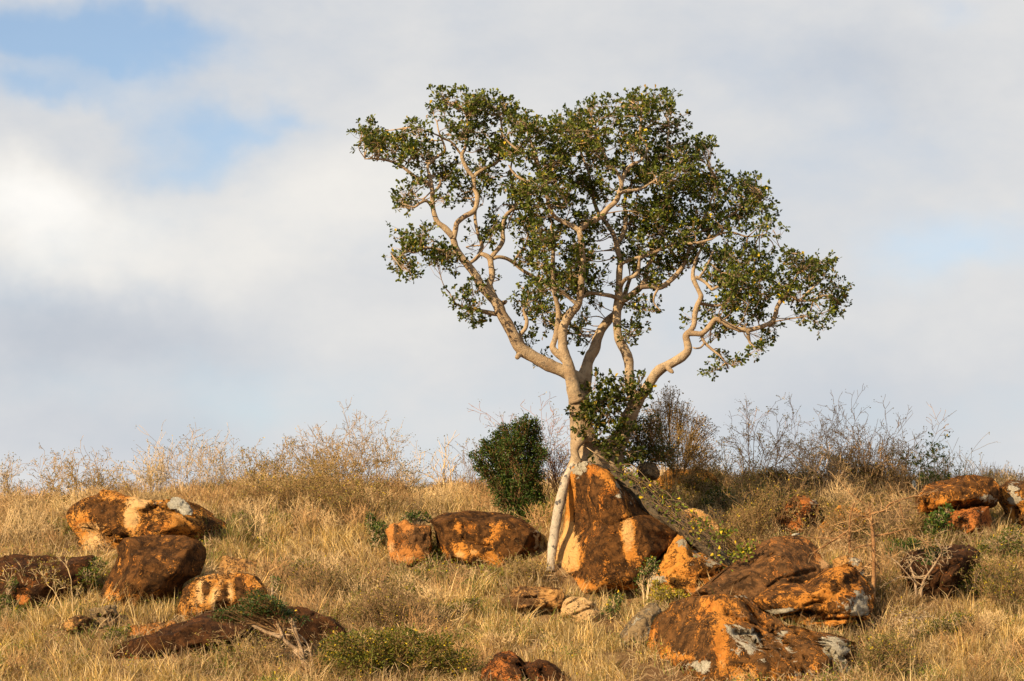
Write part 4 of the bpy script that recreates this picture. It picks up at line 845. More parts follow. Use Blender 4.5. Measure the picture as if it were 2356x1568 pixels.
def crown():
    rg = np.random.default_rng(23)
    tw0, tw1, tr0, tr1 = {}, {}, {}, {}
    clump_list, clumps = [], {}
    for low, lobes in ((0, LOBES), (1, LOW)):
        for (x, y, rx, ry, wt) in lobes:
            area = rx * ry * math.pi
            k = max(1, int(round(area * wt / (760 if not low else 1080))))
            if not low: rx, ry, y = max(rx - 13, rx * .5), max(ry - 13, ry * .5), y + 7
            for _ in range(k):
                for _t in range(20):
                    a = rg.uniform(0, 2 * math.pi); r = math.sqrt(rg.random())
                    cx, cy = x + rx * r * math.cos(a), y + ry * r * math.sin(a)
                    if low or not in_gap(cx, cy): break
                clump_list.append((cx, cy, low))
    for (cx, cy, low) in clump_list:
        # nearest wood in the picture plane gives the depth, then scatter
        P0 = tp(cx, cy, 0.0)
        dxz = np.hypot(S_ARR[:, 0] - P0[0], S_ARR[:, 2] - P0[2])
        cand = np.argsort(dxz)[:6]
        s = S_ARR[cand[rg.integers(0, 6)]]
        if low: dep = rg.uniform(-.75, -.05)
        else:
            dep = (s[1] - TY) + rg.normal() * .55 + .22
            # leave the big limbs visible: clumps right over thick wood hang behind it
            if dxz.min() < .16 and S_ARR[cand[0]][3] > .045 and rg.random() < .8: dep = (S_ARR[cand[0]][1] - TY) + rg.uniform(.25, 1.1)
        c = tp(cx, cy, dep)
        d3 = np.linalg.norm(S_ARR[:, :3] - c, axis=1) + np.maximum(S_ARR[:, 2] - c[2], 0) * .8
        b = S_ARR[np.argmin(d3)]; li = int(b[4])
        if low: b = np.array([*tp(1440 if cx > 1395 else 1335, min(cy + 40, 1010), .05), .03, 0]); li = int(S_ARR[np.argmin(d3)][4])
        A = b[:3]; dist = np.linalg.norm(c - A)
        midp = (A + c) / 2 + rg.normal(size=3) * dist * .13 + np.array([0, 0, -.06 * dist])
        br = spline([A, midp, c], 4)
        rad = np.interp(np.linspace(0, 1, len(br)), [0, 1], [min(.022, .008 + dist * .012), .006])
        tw0.setdefault(li, []).extend(br[:-1]); tw1.setdefault(li, []).extend(br[1:]); tr0.setdefault(li, []).extend(rad[:-1]); tr1.setdefault(li, []).extend(rad[1:])
        nt = rg.integers(8, 13)
        off = np.clip(rg.normal(size=(nt, 3)), -1.6, 1.6) * np.array([.15, .17, .12]) + np.array([0, -.02, .03])
        tips = c + off; st = br[rg.integers(5, len(br), nt)]
        mids = (st + tips) / 2 + rg.normal(size=(nt, 3)) * .03
        tw0[li].extend(st); tw1[li].extend(mids); tr0[li].extend([.005] * nt); tr1[li].extend([.004] * nt)
        tw0[li].extend(mids); tw1[li].extend(tips); tr0[li].extend([.004] * nt); tr1[li].extend([.003] * nt)
        per = 7
        L = .093 if not low else .115
        v, f = rosette_leaves(tips, unit(tips - st), per, L, L * .62, rg)
        nl = nt * per
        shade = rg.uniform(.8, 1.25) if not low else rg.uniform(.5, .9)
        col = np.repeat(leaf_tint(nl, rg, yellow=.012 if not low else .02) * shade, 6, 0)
        clumps.setdefault((li, int(cx // 74), int(cy // 74)), []).append((v, f, col))
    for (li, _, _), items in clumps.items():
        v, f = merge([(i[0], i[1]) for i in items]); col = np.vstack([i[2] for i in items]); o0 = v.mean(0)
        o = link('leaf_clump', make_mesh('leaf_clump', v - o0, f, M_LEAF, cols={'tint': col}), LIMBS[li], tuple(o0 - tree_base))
        o['kind'] = 'stuff'
    for li in tw0:
        v, q = prisms(tw0[li], tw1[li], tr0[li], tr1[li])
        g = np.random.default_rng(li)
        col = np.repeat(np.array([.33, .235, .15]) * g.uniform(.6, 1.2, (len(tw0[li]), 1)), 6, 0)
        o = link('twigs', make_mesh('twigs', v - tree_base, q, M_TWIG, cols={'tint': col}), LIMBS[li])
        o['kind'] = 'stuff'
    print('clumps', len(clump_list), len(clumps))
crown()

# ------------------------------------------------------------------ bushes, dead shrubs, vine
TW_BROWN, TW_PALE, TW_GREY, TW_DARK = (.32, .215, .10), (.55, .41, .24), (.42, .31, .20), (.20, .12, .06)
def grow(base, height, spread, stems, rg, levels=3, r0=.012, kids=.75, kink=.22, segs=5, droop=0.0, foot=.12, lean=(0, 0, 0)):
    """bare branching stems as separate tapered segments; returns p0, p1, r0, r1 and the tips"""
    A, B, RA, RB, tips, tdir = [], [], [], [], [], []
    def stem(p, d, L, r, lev):
        n = segs if lev == levels else max(2, segs - 2)
        for i in range(n):
            d = d + rg.normal(size=3) * kink + np.array([0, 0, .06 - droop * (levels - lev)]); d = d / np.linalg.norm(d)
            q = p + d * L / n; r1 = r * (1 - .55 / n * (1 if lev > 1 else 1.5))
            A.append(p); B.append(q); RA.append(r); RB.append(r1)
            p, r = q, r1
            if lev > 0 and (i > 0 or lev < levels) and rg.random() < kids:
                for _ in range(1 if rg.random() < .6 else 2):
                    s = rg.normal(size=3); s -= d * s.dot(d); s /= np.linalg.norm(s)
                    ang = rg.uniform(.45, 1.0)
                    stem(p, d * math.cos(ang) + s * math.sin(ang), L * rg.uniform(.32, .58), r * .62, lev - 1)
        tips.append(p); tdir.append(d)
    for _ in range(stems):
        o = np.array([rg.normal() * foot, rg.normal() * foot, 0])
        d = np.array([rg.normal() * spread, rg.normal() * spread, 1.0]) + np.array(lean); d /= np.linalg.norm(d)
        stem(np.array(base) + o, d, height * rg.uniform(.55, 1.0) / max(.75, d[2]), r0 * rg.uniform(.7, 1.1), levels)
    return A, B, RA, RB, np.array(tips), np.array(tdir)
def twig_part(name, segs, color, root, rg, rmin=.0035, wood=None):
    A, B, RA, RB = segs
    v, q = prisms(A, B, np.maximum(RA, rmin), np.maximum(RB, rmin))
    col = np.repeat(np.array(color) * rg.uniform(.65, 1.3, (len(A), 1)), 6, 0)
    o = link(name, make_mesh(name, v - np.array(root.location), q, M_TWIG, cols={'tint': col}), root)
    return o
def bare_bush(label, px, py, top, width, stems=14, levels=2, color=TW_BROWN, Y=None, name='bare_bush', cat='bush', group='bare bushes along the crest', r0=.012, kids=.75, kink=.2,
              leaf=0, leafcol=((.11, .095, .03), (.34, .25, .10)), seed=0, lean=(0, 0, 0), rmin=.0042, depth=None, L=.04):
    rg = np.random.default_rng(900 + seed)
    if Y is None: Y = ground_y(px, py)
    b = at(px, py, Y); b[2] = float(ground(b[0], b[1])) - .03
    h = (at(px, top, Y)[2] - b[2]) * .84; wd = width * Y / F
    root = thing(name, b, label, cat, group)
    A, B, RA, RB, tips, td = grow(b, h, min(.8, .42 * wd / h), stems, rg, levels, r0, kids, kink, foot=max(.03, wd * .16), lean=lean)
    twig_part('stems', (A, B, RA, RB), color, root, rg, rmin)['kind'] = 'stuff'
    leaf = int(leaf * 2.2 + 16 * width ** .8 * (.3 if levels == 1 else 1))
    if leaf:
        k = rg.integers(0, len(tips), leaf)
        v, f = leaves(tips[k] + rg.normal(size=(leaf, 3)) * .03, td[k] + rg.normal(size=(leaf, 3)) * .8, rg.uniform(L * .7, L * 1.3, leaf), rg.uniform(L * .45, L * .75, leaf))
        col = np.repeat(leaf_tint(leaf, rg, *leafcol, yellow=.06), 6, 0)
        link('leaves', make_mesh('leaves', v - b, f, M_SOFT, cols={'tint': col}), root)['kind'] = 'stuff'
    return root
def leafy(label, lobes, base, n, L=.05, dark=(.03, .05, .01), lite=(.09, .11, .02), yellow=.02, brown=.05, Y=None, name='shrub', cat='shrub', group='leafy shrubs on the hillside', seed=0,
          stem_col=TW_GREY, wl=.6, mat=None, twigs=40, r0=.014, depth=.8, dy=0.0, root=None, part='leaves'):
    """shrub: stems from its foot into each lobe, leaves in sprays round twig ends"""
    rg = np.random.default_rng(300 + seed)
    if Y is None: Y = ground_y(*base) + dy
    b = at(base[0], base[1], Y)
    if root is None:
        g = float(ground(b[0], b[1]))
        if abs(g - b[2]) < .8: b[2] = min(g, b[2]) - .02
        root = thing(name, b, label, cat, group)
    rl = np.array(root.location)
    A, B, RA, RB, TP, TD = [], [], [], [], [], []
    ar = np.array([l[2] * l[3] for l in lobes], float); share = ar / ar.sum()
    for (x, y, rx, ry), sh in zip([l[:4] for l in lobes], share):
        c = at(x, y, Y + rg.normal() * .12); sx, sz = rx * Y / F, ry * Y / F; sy = depth * (sx + sz) / 2
        m = np.array([b[0] * .55 + c[0] * .45, (b[1] + c[1]) / 2, b[2] * .4 + c[2] * .6]) + rg.normal(size=3) * .04
        st = spline([b + rg.normal(size=3) * np.array([.06, .06, 0]), m, c], 4)
        r = np.linspace(r0, r0 * .4, len(st)); A += list(st[:-1]); B += list(st[1:]); RA += list(r[:-1]); RB += list(r[1:])
        k = max(4, int(twigs * sh * len(lobes) ** .5 * 1.4))
        dirs = unit(rg.normal(size=(k, 3)) + np.array([0, -.1, .35])); rad = rg.uniform(.35, 1.0, (k, 1)) ** .6
        tips = c + dirs * rad * np.array([sx, sy, sz]); s0 = st[rg.integers(len(st) // 2, len(st), k)]
        mid = (s0 + tips) / 2 + rg.normal(size=(k, 3)) * .03
        A += list(s0) + list(mid); B += list(mid) + list(tips); RA += [r0 * .4] * k + [r0 * .3] * k; RB += [r0 * .3] * k + [r0 * .2] * k
        nl = int(n * sh); j = rg.integers(0, k, nl)
        t = rg.uniform(.35, 1.0, (nl, 1))
        TP.append(mid[j] * (1 - t) + tips[j] * t + rg.normal(size=(nl, 3)) * np.array([sx, sy, sz]) * .16); TD.append(dirs[j] + rg.normal(size=(nl, 3)) * .7)
    TP, TD = np.vstack(TP), np.vstack(TD); nl = len(TP)
    twig_part('stems' if part == 'leaves' else 'twigs', (A, B, RA, RB), stem_col, root, rg)['kind'] = 'stuff'
    v, f = leaves(TP, TD, rg.uniform(L * .65, L * 1.25, nl), rg.uniform(L * wl * .7, L * wl * 1.15, nl))
    col = np.repeat(leaf_tint(nl, rg, dark, lite, yellow, brown), 6, 0)
    o = link(part, make_mesh(part, v - rl, f, mat or M_LEAF, cols={'tint': col}), root); o['kind'] = 'stuff'
    return root

# crest, from one side of the hill to the other
bare_bush('wispy stalks on the crest beside the wide brown twiggy bush', 12, 1165, 1062, 60, 10, 2, TW_GREY, seed=1, r0=.007)
bare_bush('wide brown twiggy bush on the crest just behind the long orange boulder', 165, 1160, 1062, 210, 46, 3, TW_BROWN, seed=2, leaf=140, kids=.6, r0=.009)
bare_bush('sparse twig bush sprouting close behind the top of the long orange boulder', 250, 1150, 1085, 110, 20, 2, TW_BROWN, seed=3, leaf=60, r0=.008)
bare_bush('pale feathery dry bush on the crest behind the grey lichened slab', 348, 1145, 1032, 75, 26, 2, TW_PALE, seed=4, r0=.007)
bare_bush('tall thin bare bush of upright grey twigs on the crest', 420, 1140, 1008, 80, 18, 2, TW_GREY, seed=5, r0=.008, kink=.14)
bare_bush('slender upright twig bush between the tall grey one and the brown mound', 492, 1135, 1028, 60, 20, 2, TW_GREY, seed=6, r0=.007, kink=.14)
bare_bush('rounded brown bush with a few olive leaves, seen against the sky', 598, 1130, 1042, 120, 34, 3, TW_BROWN, seed=7, leaf=420, kids=.6, r0=.009)
bare_bush('arching pale grass-like stems beside the widest dome of bare twigs', 660, 1130, 1055, 60, 18, 1, TW_PALE, seed=8, r0=.005)
bare_bush('widest dome of tangled bare brown twigs on the crest', 785, 1132, 996, 190, 44, 3, TW_BROWN, seed=9, kids=.72, leaf=120, r0=.012)
bare_bush('fringe of low brown twigs at the foot of the twig dome', 720, 1150, 1060, 150, 40, 2, TW_BROWN, seed=10, r0=.008)
bare_bush('single tall dead stalk with steep side shoots rising past the twig dome', 878, 1140, 975, 44, 4, 2, TW_GREY, seed=11, kink=.08, r0=.012)
bare_bush('loose twig bush leaning over between the dead stalk and the pale stump', 935, 1135, 1045, 70, 14, 2, TW_PALE, seed=12, r0=.009)
bare_bush('pale twisted dead stump with upright shoots on the crest', 1028, 1135, 985, 26, 6, 1, TW_PALE, seed=13, kink=.22, r0=.020, rmin=.006)
bare_bush('few crooked dark twigs between the pale stump and the dark green shrub', 1075, 1130, 1030, 60, 9, 2, TW_DARK, seed=14, r0=.008)
bare_bush('reddish bare bush between the dark green shrub and the big trunk', 1288, 1130, 965, 100, 16, 3, (.30, .16, .10), seed=15, leaf=160, r0=.012, Y=54.5)
bare_bush('slim leafless tree with a few curled leaves behind the trailing vine', 1735, 1125, 958, 150, 11, 3, (.33, .20, .11), seed=16, leaf=200, r0=.014, kids=.7)
bare_bush('low brown twigs under the slim leafless tree', 1660, 1135, 1045, 140, 36, 2, TW_BROWN, seed=17, leaf=160, r0=.008)
bare_bush('thorny bush of tangled tan twigs between the slim leafless tree and the broad thicket', 1890, 1140, 1012, 130, 30, 3, (.46, .32, .19), seed=18, kids=.7, leaf=100, r0=.010)
bare_bush('broad brown thorn thicket on the crest, biggest bush beyond the thorn tree', 1985, 1145, 995, 200, 50, 3, (.43, .28, .15), seed=19, kids=.72, leaf=400, leafcol=((.16, .11, .04), (.34, .24, .10)), r0=.012)
bare_bush('upright twig bush between the broad thicket and the chalk-white stone', 2065, 1150, 1020, 90, 26, 2, (.45, .31, .17), seed=20, leaf=60, r0=.009)
bare_bush('thin leaning saplings with small green leaf tufts beside the crest boulder', 2128, 1150, 1030, 70, 5, 2, TW_GREY, seed=21, leaf=220, leafcol=((.05, .08, .02), (.10, .13, .03)), lean=(.35, 0, 0), r0=.012, L=.06, Y=56.2)
bare_bush('grassy twigs standing on the sky behind the brown crest boulder', 2155, 1120, 1010, 80, 14, 1, TW_GREY, seed=22, r0=.006)
bare_bush('spray of thin dry stems rising behind the highest part of the crest boulder', 2228, 1115, 1030, 90, 16, 1, TW_PALE, seed=23, r0=.006)
bare_bush('short dry tuft between the crest boulder and its blocky neighbour', 2320, 1118, 1075, 70, 12, 1, TW_PALE, seed=24, r0=.005)
bare_bush('brown bush beneath the widest twig dome, lower on the slope', 640, 1185, 1085, 170, 44, 3, (.24, .15, .07), seed=25, leaf=400, kids=.55, r0=.008, group='bare bushes on the slope')
bare_bush('dark twig bush in the grass below the dead stalk', 800, 1195, 1095, 200, 50, 3, (.21, .13, .065), seed=26, leaf=500, kids=.55, r0=.008, group='bare bushes on the slope')
bare_bush('brown scrubby bush in front of the rust-red rock', 1760, 1225, 1115, 130, 40, 3, (.24, .15, .075), seed=27, leaf=300, kids=.55, r0=.008, group='bare bushes on the slope')
bare_bush('dense brown scrub at the foot of the low orange rock', 1930, 1245, 1165, 150, 60, 3, (.28, .18, .09), seed=39, leaf=200, kids=.5, r0=.007, group='bare bushes on the slope')
bare_bush('grey tangle of stems behind the leafless thorn tree', 2045, 1240, 1150, 110, 40, 3, (.24, .16, .095), seed=28, leaf=80, kids=.6, r0=.009, group='bare bushes on the slope')
bare_bush('matted brown twigs in the grass above the twisted dead shrub', 740, 1390, 1305, 170, 70, 3, (.21, .135, .07), seed=29, leaf=200, leafcol=((.09, .08, .025), (.22, .17, .06)), kids=.5, r0=.007, group='bare bushes on the slope')
bare_bush('low cushion of brown twigs in the grass below the small orange boulder', 890, 1455, 1355, 210, 80, 3, (.22, .14, .075), seed=30, leaf=400, leafcol=((.09, .08, .025), (.24, .18, .07)), kids=.5, r0=.007, group='bare bushes on the slope')
bare_bush('fine brown twigs overhanging the end of the long dark slab', 600, 1550, 1450, 120, 30, 3, (.32, .22, .12), seed=31, kids=.5, r0=.007, group='bare bushes on the slope')
bare_bush('pale slender sapling before the low dark rock face', 153, 1425, 1275, 70, 2, 3, TW_PALE, seed=32, kids=.6, r0=.012, group='bare bushes on the slope')
bare_bush('thin pale twigs in the tall grass before the low dark rock face', 60, 1390, 1300, 110, 22, 2, TW_PALE, seed=33, r0=.006, group='bare bushes on the slope')
bare_bush('brown thicket filling the shade behind the angular orange boulder', 1690, 1280, 1170, 120, 50, 3, (.20, .125, .06), seed=34, leaf=260, kids=.5, r0=.008, group='bare bushes on the slope')
bare_bush('small grey twig plant growing beside the little pale forked stick shrub', 2088, 1490, 1405, 70, 3, 3, TW_GREY, seed=35, r0=.016, kids=.7, group='bare bushes on the slope')
bare_bush('dry brown cushion bush at the white-crusted end of the ribbed boulder', 2030, 1560, 1475, 150, 60, 3, (.20, .13, .065), seed=36, leaf=700, leafcol=((.07, .075, .02), (.20, .17, .05)), kids=.5, r0=.007, group='bare bushes on the slope')
bare_bush('reddish twig bush in grass at the shadowed end of the very dark boulder', 2300, 1400, 1290, 130, 50, 3, (.23, .145, .075), seed=37, leaf=600, leafcol=((.08, .08, .02), (.22, .18, .05)), kids=.5, r0=.008, group='bare bushes on the slope')
bare_bush('tan twig bush over the layered flat brown rock', 1200, 1345, 1290, 110, 50, 3, (.30, .21, .11), seed=38, leaf=120, kids=.5, r0=.007, group='bare bushes on the slope')

GREEN_D, GREEN_L = (.022, .045, .010), (.075, .105, .02)
leafy('dense dark green upright shrub standing between the humped boulder and the big tree',
      [(1212, 966, 16, 16), (1200, 985, 30, 26), (1232, 982, 16, 24), (1165, 992, 28, 18), (1150, 1008, 26, 20), (1118, 1028, 24, 20), (1098, 1050, 20, 18), (1135, 1045, 34, 26), (1180, 1030, 36, 34), (1222, 1025, 30, 30), (1245, 1045, 18, 22), (1112, 1080, 26, 20), (1160, 1080, 40, 34), (1212, 1080, 40, 36),
       (1150, 1120, 30, 30), (1195, 1130, 38, 36), (1232, 1110, 24, 30), (1165, 1160, 30, 28), (1215, 1160, 34, 30), (1190, 1190, 40, 20), (1240, 1150, 18, 24)],
      (1188, 1212), 20000, .054, (.016, .036, .007), (.075, .115, .02), .003, .004, seed=1, twigs=230, r0=.022, dy=.05, depth=1.0, stem_col=TW_DARK)
leafy('thin brown-leaved bush behind the fork of the big tree', [(1540, 912, 34, 30), (1512, 945, 40, 34), (1565, 950, 48, 34), (1605, 975, 44, 26), (1530, 990, 56, 36), (1600, 1015, 56, 38), (1635, 985, 26, 12), (1545, 1050, 70, 36), (1620, 1060, 50, 36), (1480, 985, 26, 26)],
      (1545, 1110), 2600, .05, (.09, .07, .02), (.26, .17, .05), .03, .3, Y=53.9, seed=2, stem_col=TW_BROWN, twigs=230, mat=M_SOFT, r0=.012, depth=1.2)
leafy('dark tangled bush at the foot of the leaning trunk, beside the brown-leaved bush', [(1470, 1005, 30, 30), (1480, 1040, 40, 30), (1450, 1055, 34, 26), (1505, 1020, 28, 30), (1510, 1055, 28, 22), (1462, 972, 24, 26), (1500, 975, 30, 28), (1535, 1045, 34, 28)], (1478, 1090), 3400, .05, GREEN_D, (.08, .09, .02), .02, .1, Y=52.5, seed=3, stem_col=TW_DARK, twigs=160)
leafy('wide olive and yellow-green bush in the grass below the black-brown boulder',
      [(780, 1485, 54, 34), (850, 1480, 70, 38), (930, 1470, 70, 34), (1010, 1495, 60, 40), (1070, 1530, 50, 38), (820, 1535, 100, 40), (960, 1535, 120, 44), (750, 1530, 34, 38), (880, 1510, 80, 40)], (900, 1590), 11000, .055, (.06, .07, .012), (.17, .17, .03), .05, .12, Y=44.6, seed=4, stem_col=TW_BROWN, twigs=260, mat=M_SOFT)
leafy('small dark green shrub at the end of the small cracked orange boulder', [(852, 1200, 12, 20), (862, 1225, 18, 24), (880, 1222, 16, 18), (872, 1250, 18, 14)], (868, 1268), 900, .06, GREEN_D, (.09, .12, .02), .01, .02, seed=5, twigs=60)
leafy('low green sprig growing over the top of the small cracked orange boulder', [(935, 1190, 20, 10), (960, 1188, 24, 13), (980, 1192, 14, 9)], (955, 1202), 450, .06, GREEN_D, (.09, .12, .025), .01, .02, Y=52.9, seed=6, twigs=40)
leafy('yellow-leaved bush under the angular orange boulder', [(1530, 1368, 36, 20), (1565, 1375, 26, 16), (1512, 1350, 18, 16), (1505, 1388, 20, 14)], (1532, 1402), 1500, .05, (.13, .13, .015), (.36, .30, .03), .15, .05, seed=7, twigs=90, mat=M_SOFT)
leafy('slender green sapling before the gap between great and angular orange boulders', [(1498, 1296, 20, 14), (1482, 1312, 14, 12), (1474, 1340, 14, 12), (1508, 1312, 12, 10)], (1484, 1405), 420, .065, (.035, .06, .012), (.11, .15, .03), .01, .02, Y=49.2, seed=8, stem_col=TW_PALE, twigs=40)
leafy('leafy plant in the dark hollow under the great boulder', [(1412, 1388, 16, 18), (1424, 1372, 12, 12), (1400, 1405, 16, 12)], (1414, 1428), 260, .075, (.05, .07, .02), (.13, .15, .03), .03, .03, seed=9, stem_col=TW_PALE, twigs=26)
leafy('bright green shrub below the brown crest boulder', [(2165, 1195, 26, 20), (2145, 1212, 22, 18), (2180, 1175, 12, 14), (2160, 1228, 26, 14)], (2160, 1250), 1000, .075, (.03, .06, .012), (.09, .14, .025), .01, .02, seed=10, twigs=60)
leafy('green bush between the leafless thorn tree and the very dark boulder', [(2070, 1262, 30, 18), (2100, 1255, 26, 16), (2050, 1280, 18, 14)], (2075, 1292), 900, .06, (.03, .055, .012), (.09, .13, .025), .02, .04, seed=11, twigs=60)
leafy('dark leafy shoots among the forked dead stems', [(2150, 1270, 24, 18), (2135, 1290, 20, 16), (2165, 1300, 14, 12)], (2150, 1330), 420, .065, (.03, .055, .012), (.08, .12, .025), .02, .03, Y=49.4, seed=12, twigs=40)
leafy('straggling green bush below the blocky boulder on the slope', [(2290, 1252, 40, 20), (2330, 1235, 30, 24), (2260, 1275, 26, 16), (2330, 1275, 34, 18)], (2295, 1300), 1300, .055, (.06, .08, .02), (.15, .17, .04), .03, .08, seed=13, twigs=120, mat=M_SOFT)
leafy('green bush tucked between the low dark rock face and the squat dark boulder', [(222, 1300, 24, 16), (200, 1325, 28, 20), (210, 1350, 30, 14), (185, 1345, 18, 14)], (205, 1372), 1100, .055, (.045, .065, .012), (.12, .15, .025), .03, .04, seed=14, twigs=90, mat=M_SOFT)
leafy('small green plant at the orange foot of the low dark rock face', [(12, 1385, 20, 16), (30, 1345, 14, 14)], (16, 1408), 420, .055, (.04, .06, .012), (.11, .14, .025), .02, .04, seed=15, twigs=40)
leafy('flat-topped dark bush in the brush below the slim leafless tree', [(1655, 1145, 34, 22), (1640, 1165, 34, 16), (1680, 1160, 24, 16)], (1655, 1192), 1100, .055, GREEN_D, (.06, .08, .018), .01, .06, seed=16, twigs=80)
leafy('olive scrub in front of the orange crest rock', [(1590, 1105, 34, 18), (1625, 1120, 34, 20), (1570, 1125, 30, 16), (1610, 1145, 40, 18)], (1600, 1172), 1500, .05, (.06, .06, .015), (.17, .14, .03), .06, .15, seed=17, twigs=140, mat=M_SOFT)
leafy('yellow-flecked plant in the shadow of the very dark boulder', [(2250, 1318, 18, 22), (2235, 1350, 28, 18), (2205, 1365, 30, 12)], (2232, 1385), 700, .055, (.06, .08, .015), (.18, .18, .03), .1, .05, seed=18, twigs=70, mat=M_SOFT)
leafy('green creeper patch beside the rim of the long dark slab', [(270, 1458, 24, 16), (290, 1450, 14, 12), (250, 1470, 18, 10)], (268, 1484), 500, .05, (.06, .08, .015), (.16, .18, .03), .04, .05, seed=19, twigs=50, mat=M_SOFT)
leafy('bright heart-leaved creeper in the grass before the humped boulder', [(1142, 1322, 22, 10), (1120, 1312, 14, 8), (1155, 1332, 14, 8)], (1138, 1345), 130, .085, (.12, .15, .03), (.28, .28, .05), .12, 0, seed=20, twigs=20, mat=M_SOFT, wl=.9)
leafy('bright green creeper sprig in open grass by the low twig cushion', [(940, 1356, 20, 8), (965, 1362, 10, 6)], (945, 1372), 90, .07, (.10, .15, .03), (.22, .26, .05), .08, 0, seed=21, twigs=16, mat=M_SOFT, wl=.9)
leafy('green sprout in grass behind the crown of the twisted dead shrub', [(632, 1336, 12, 12), (640, 1352, 14, 10)], (636, 1370), 240, .05, (.04, .07, .015), (.12, .15, .03), .02, .03, seed=22, twigs=26)
leafy('green leaves spreading in the grass below the end of the long orange boulder', [(555, 1190, 18, 14), (520, 1225, 20, 12), (570, 1215, 16, 10)], (545, 1245), 420, .05, (.07, .09, .02), (.18, .19, .04), .04, .08, seed=23, twigs=50, mat=M_SOFT)
leafy('small dark green bush at the foot of the tan thorny bush on the crest', [(1862, 1098, 14, 18), (1880, 1112, 12, 12)], (1866, 1140), 420, .05, GREEN_D, (.06, .09, .02), .01, .02, seed=24, twigs=30)
leafy('small green plants in the grass just below the straggling green bush', [(2335, 1320, 26, 16), (2310, 1345, 24, 12)], (2322, 1372), 420, .05, (.07, .09, .02), (.18, .19, .04), .04, .08, seed=25, twigs=50, mat=M_SOFT)

leafy('low olive weeds in the grass between the twig cushion and the layered flat rock', [(1060, 1395, 34, 16), (1020, 1405, 30, 14), (1095, 1385, 24, 14)], (1055, 1424), 900, .045, (.06, .07, .015), (.17, .17, .035), .05, .1, seed=26, twigs=90, mat=M_SOFT)
leafy('olive weeds spreading below the striped orange boulder\'s grassy side', [(600, 1385, 30, 14), (700, 1300, 34, 16), (650, 1290, 26, 14)], (660, 1325), 700, .045, (.06, .07, .015), (.16, .16, .035), .05, .12, seed=27, twigs=90, mat=M_SOFT)
leafy('rambling green weeds on the slope past the little stick shrub', [(2170, 1440, 40, 18), (2215, 1425, 30, 16), (2140, 1465, 30, 14)], (2175, 1478), 1100, .045, (.06, .07, .015), (.17, .17, .035), .05, .12, seed=28, twigs=110, mat=M_SOFT)
OB, OL = (.06, .05, .016), (.20, .15, .05)
for q, (lab, lobes, base, cnt) in enumerate([
    ('brown-olive thicket on the slope just above the tilted slab', [(1710, 1190, 40, 26), (1750, 1180, 36, 24), (1690, 1220, 34, 20), (1735, 1215, 40, 18)], (1720, 1245), 1500),
    ('olive thicket between the rust-red rock and the low orange rock', [(1850, 1150, 36, 24), (1890, 1165, 34, 20), (1830, 1175, 30, 16)], (1860, 1196), 1200),
    ('tan and olive thicket behind the leafless thorn tree trunk', [(2010, 1160, 40, 26), (2050, 1175, 36, 22), (1980, 1180, 30, 18)], (2015, 1206), 1300),
    ('dark thicket tucked below the reddish wedge of rock', [(2090, 1215, 36, 20), (2120, 1200, 28, 20), (2060, 1230, 30, 16)], (2090, 1252), 1200),
    ('olive dome of brush on the crest by the slim leafless tree', [(1780, 1095, 40, 24), (1745, 1105, 34, 20), (1815, 1105, 30, 18)], (1780, 1132), 1300),
    ('leafy tan brush at the heart of the broad thorn thicket', [(1940, 1075, 50, 32), (1990, 1085, 44, 30), (1900, 1095, 40, 24), (2030, 1095, 40, 26)], (1960, 1140), 2200),
    ('small olive brush at the foot of the slender grey saplings', [(2085, 1110, 34, 22), (2060, 1120, 30, 18)], (2075, 1145), 900)]):
    leafy(lab, lobes, base, cnt, .042, OB, OL, .02, .25, seed=60 + q, twigs=200, mat=M_SOFT, stem_col=(.28, .18, .09), r0=.010)
# traced dead shrubs
def dead_tree(name, label, stems, base, Y, mat, twig_col, seed, cat='tree', twigs=3, tw_len=.3, sides=6, group=None, thick=1.0):
    rg = np.random.default_rng(500 + seed); b = at(base[0], base[1], Y)
    root = thing(name, b, label, cat, group)
    A, B, RA, RB = [], [], [], []
    for i, (pts, w0, w1) in enumerate(stems):
        dep = np.cumsum(rg.normal(size=len(pts)) * .05)
        P = np.array([at(x, y, Y + d) for (x, y), d in zip(pts, dep)])
        c = spline(P, 5); r = np.linspace(w0, w1, len(c)) * thick / 2 * Y / F
        v, q, caps = tube(c, r, sides, knob=.25, seed=seed + i)
        o = link('trunk' if i == 0 else 'branch', make_mesh('branch', v - b, np.vstack([quads_to_tris(q), quads_to_tris(caps)]), mat, smooth=True), root)
        for k in range(2, len(c), 2):
            for _ in range(twigs):
                if rg.random() < .5: continue
                p = c[k]; d = unit(rg.normal(size=3) * np.array([1, .7, .8]) + np.array([0, 0, .15])); L = tw_len * rg.uniform(.3, 1.1); rr = max(r[k] * .35, .004)
                for s in range(3):
                    q1 = p + d * L / 3; A.append(p); B.append(q1); RA.append(rr); RB.append(rr * .75)
                    if rg.random() < .6:
                        e = unit(d + rg.normal(size=3) * .9); A.append(q1); B.append(q1 + e * L * .3); RA.append(rr * .6); RB.append(rr * .3)
                    p = q1; rr *= .75; d = unit(d + rg.normal(size=3) * .35)
    twig_part('twigs', (A, B, RA, RB), twig_col, root, rg, .0035)['kind'] = 'stuff'
    return root
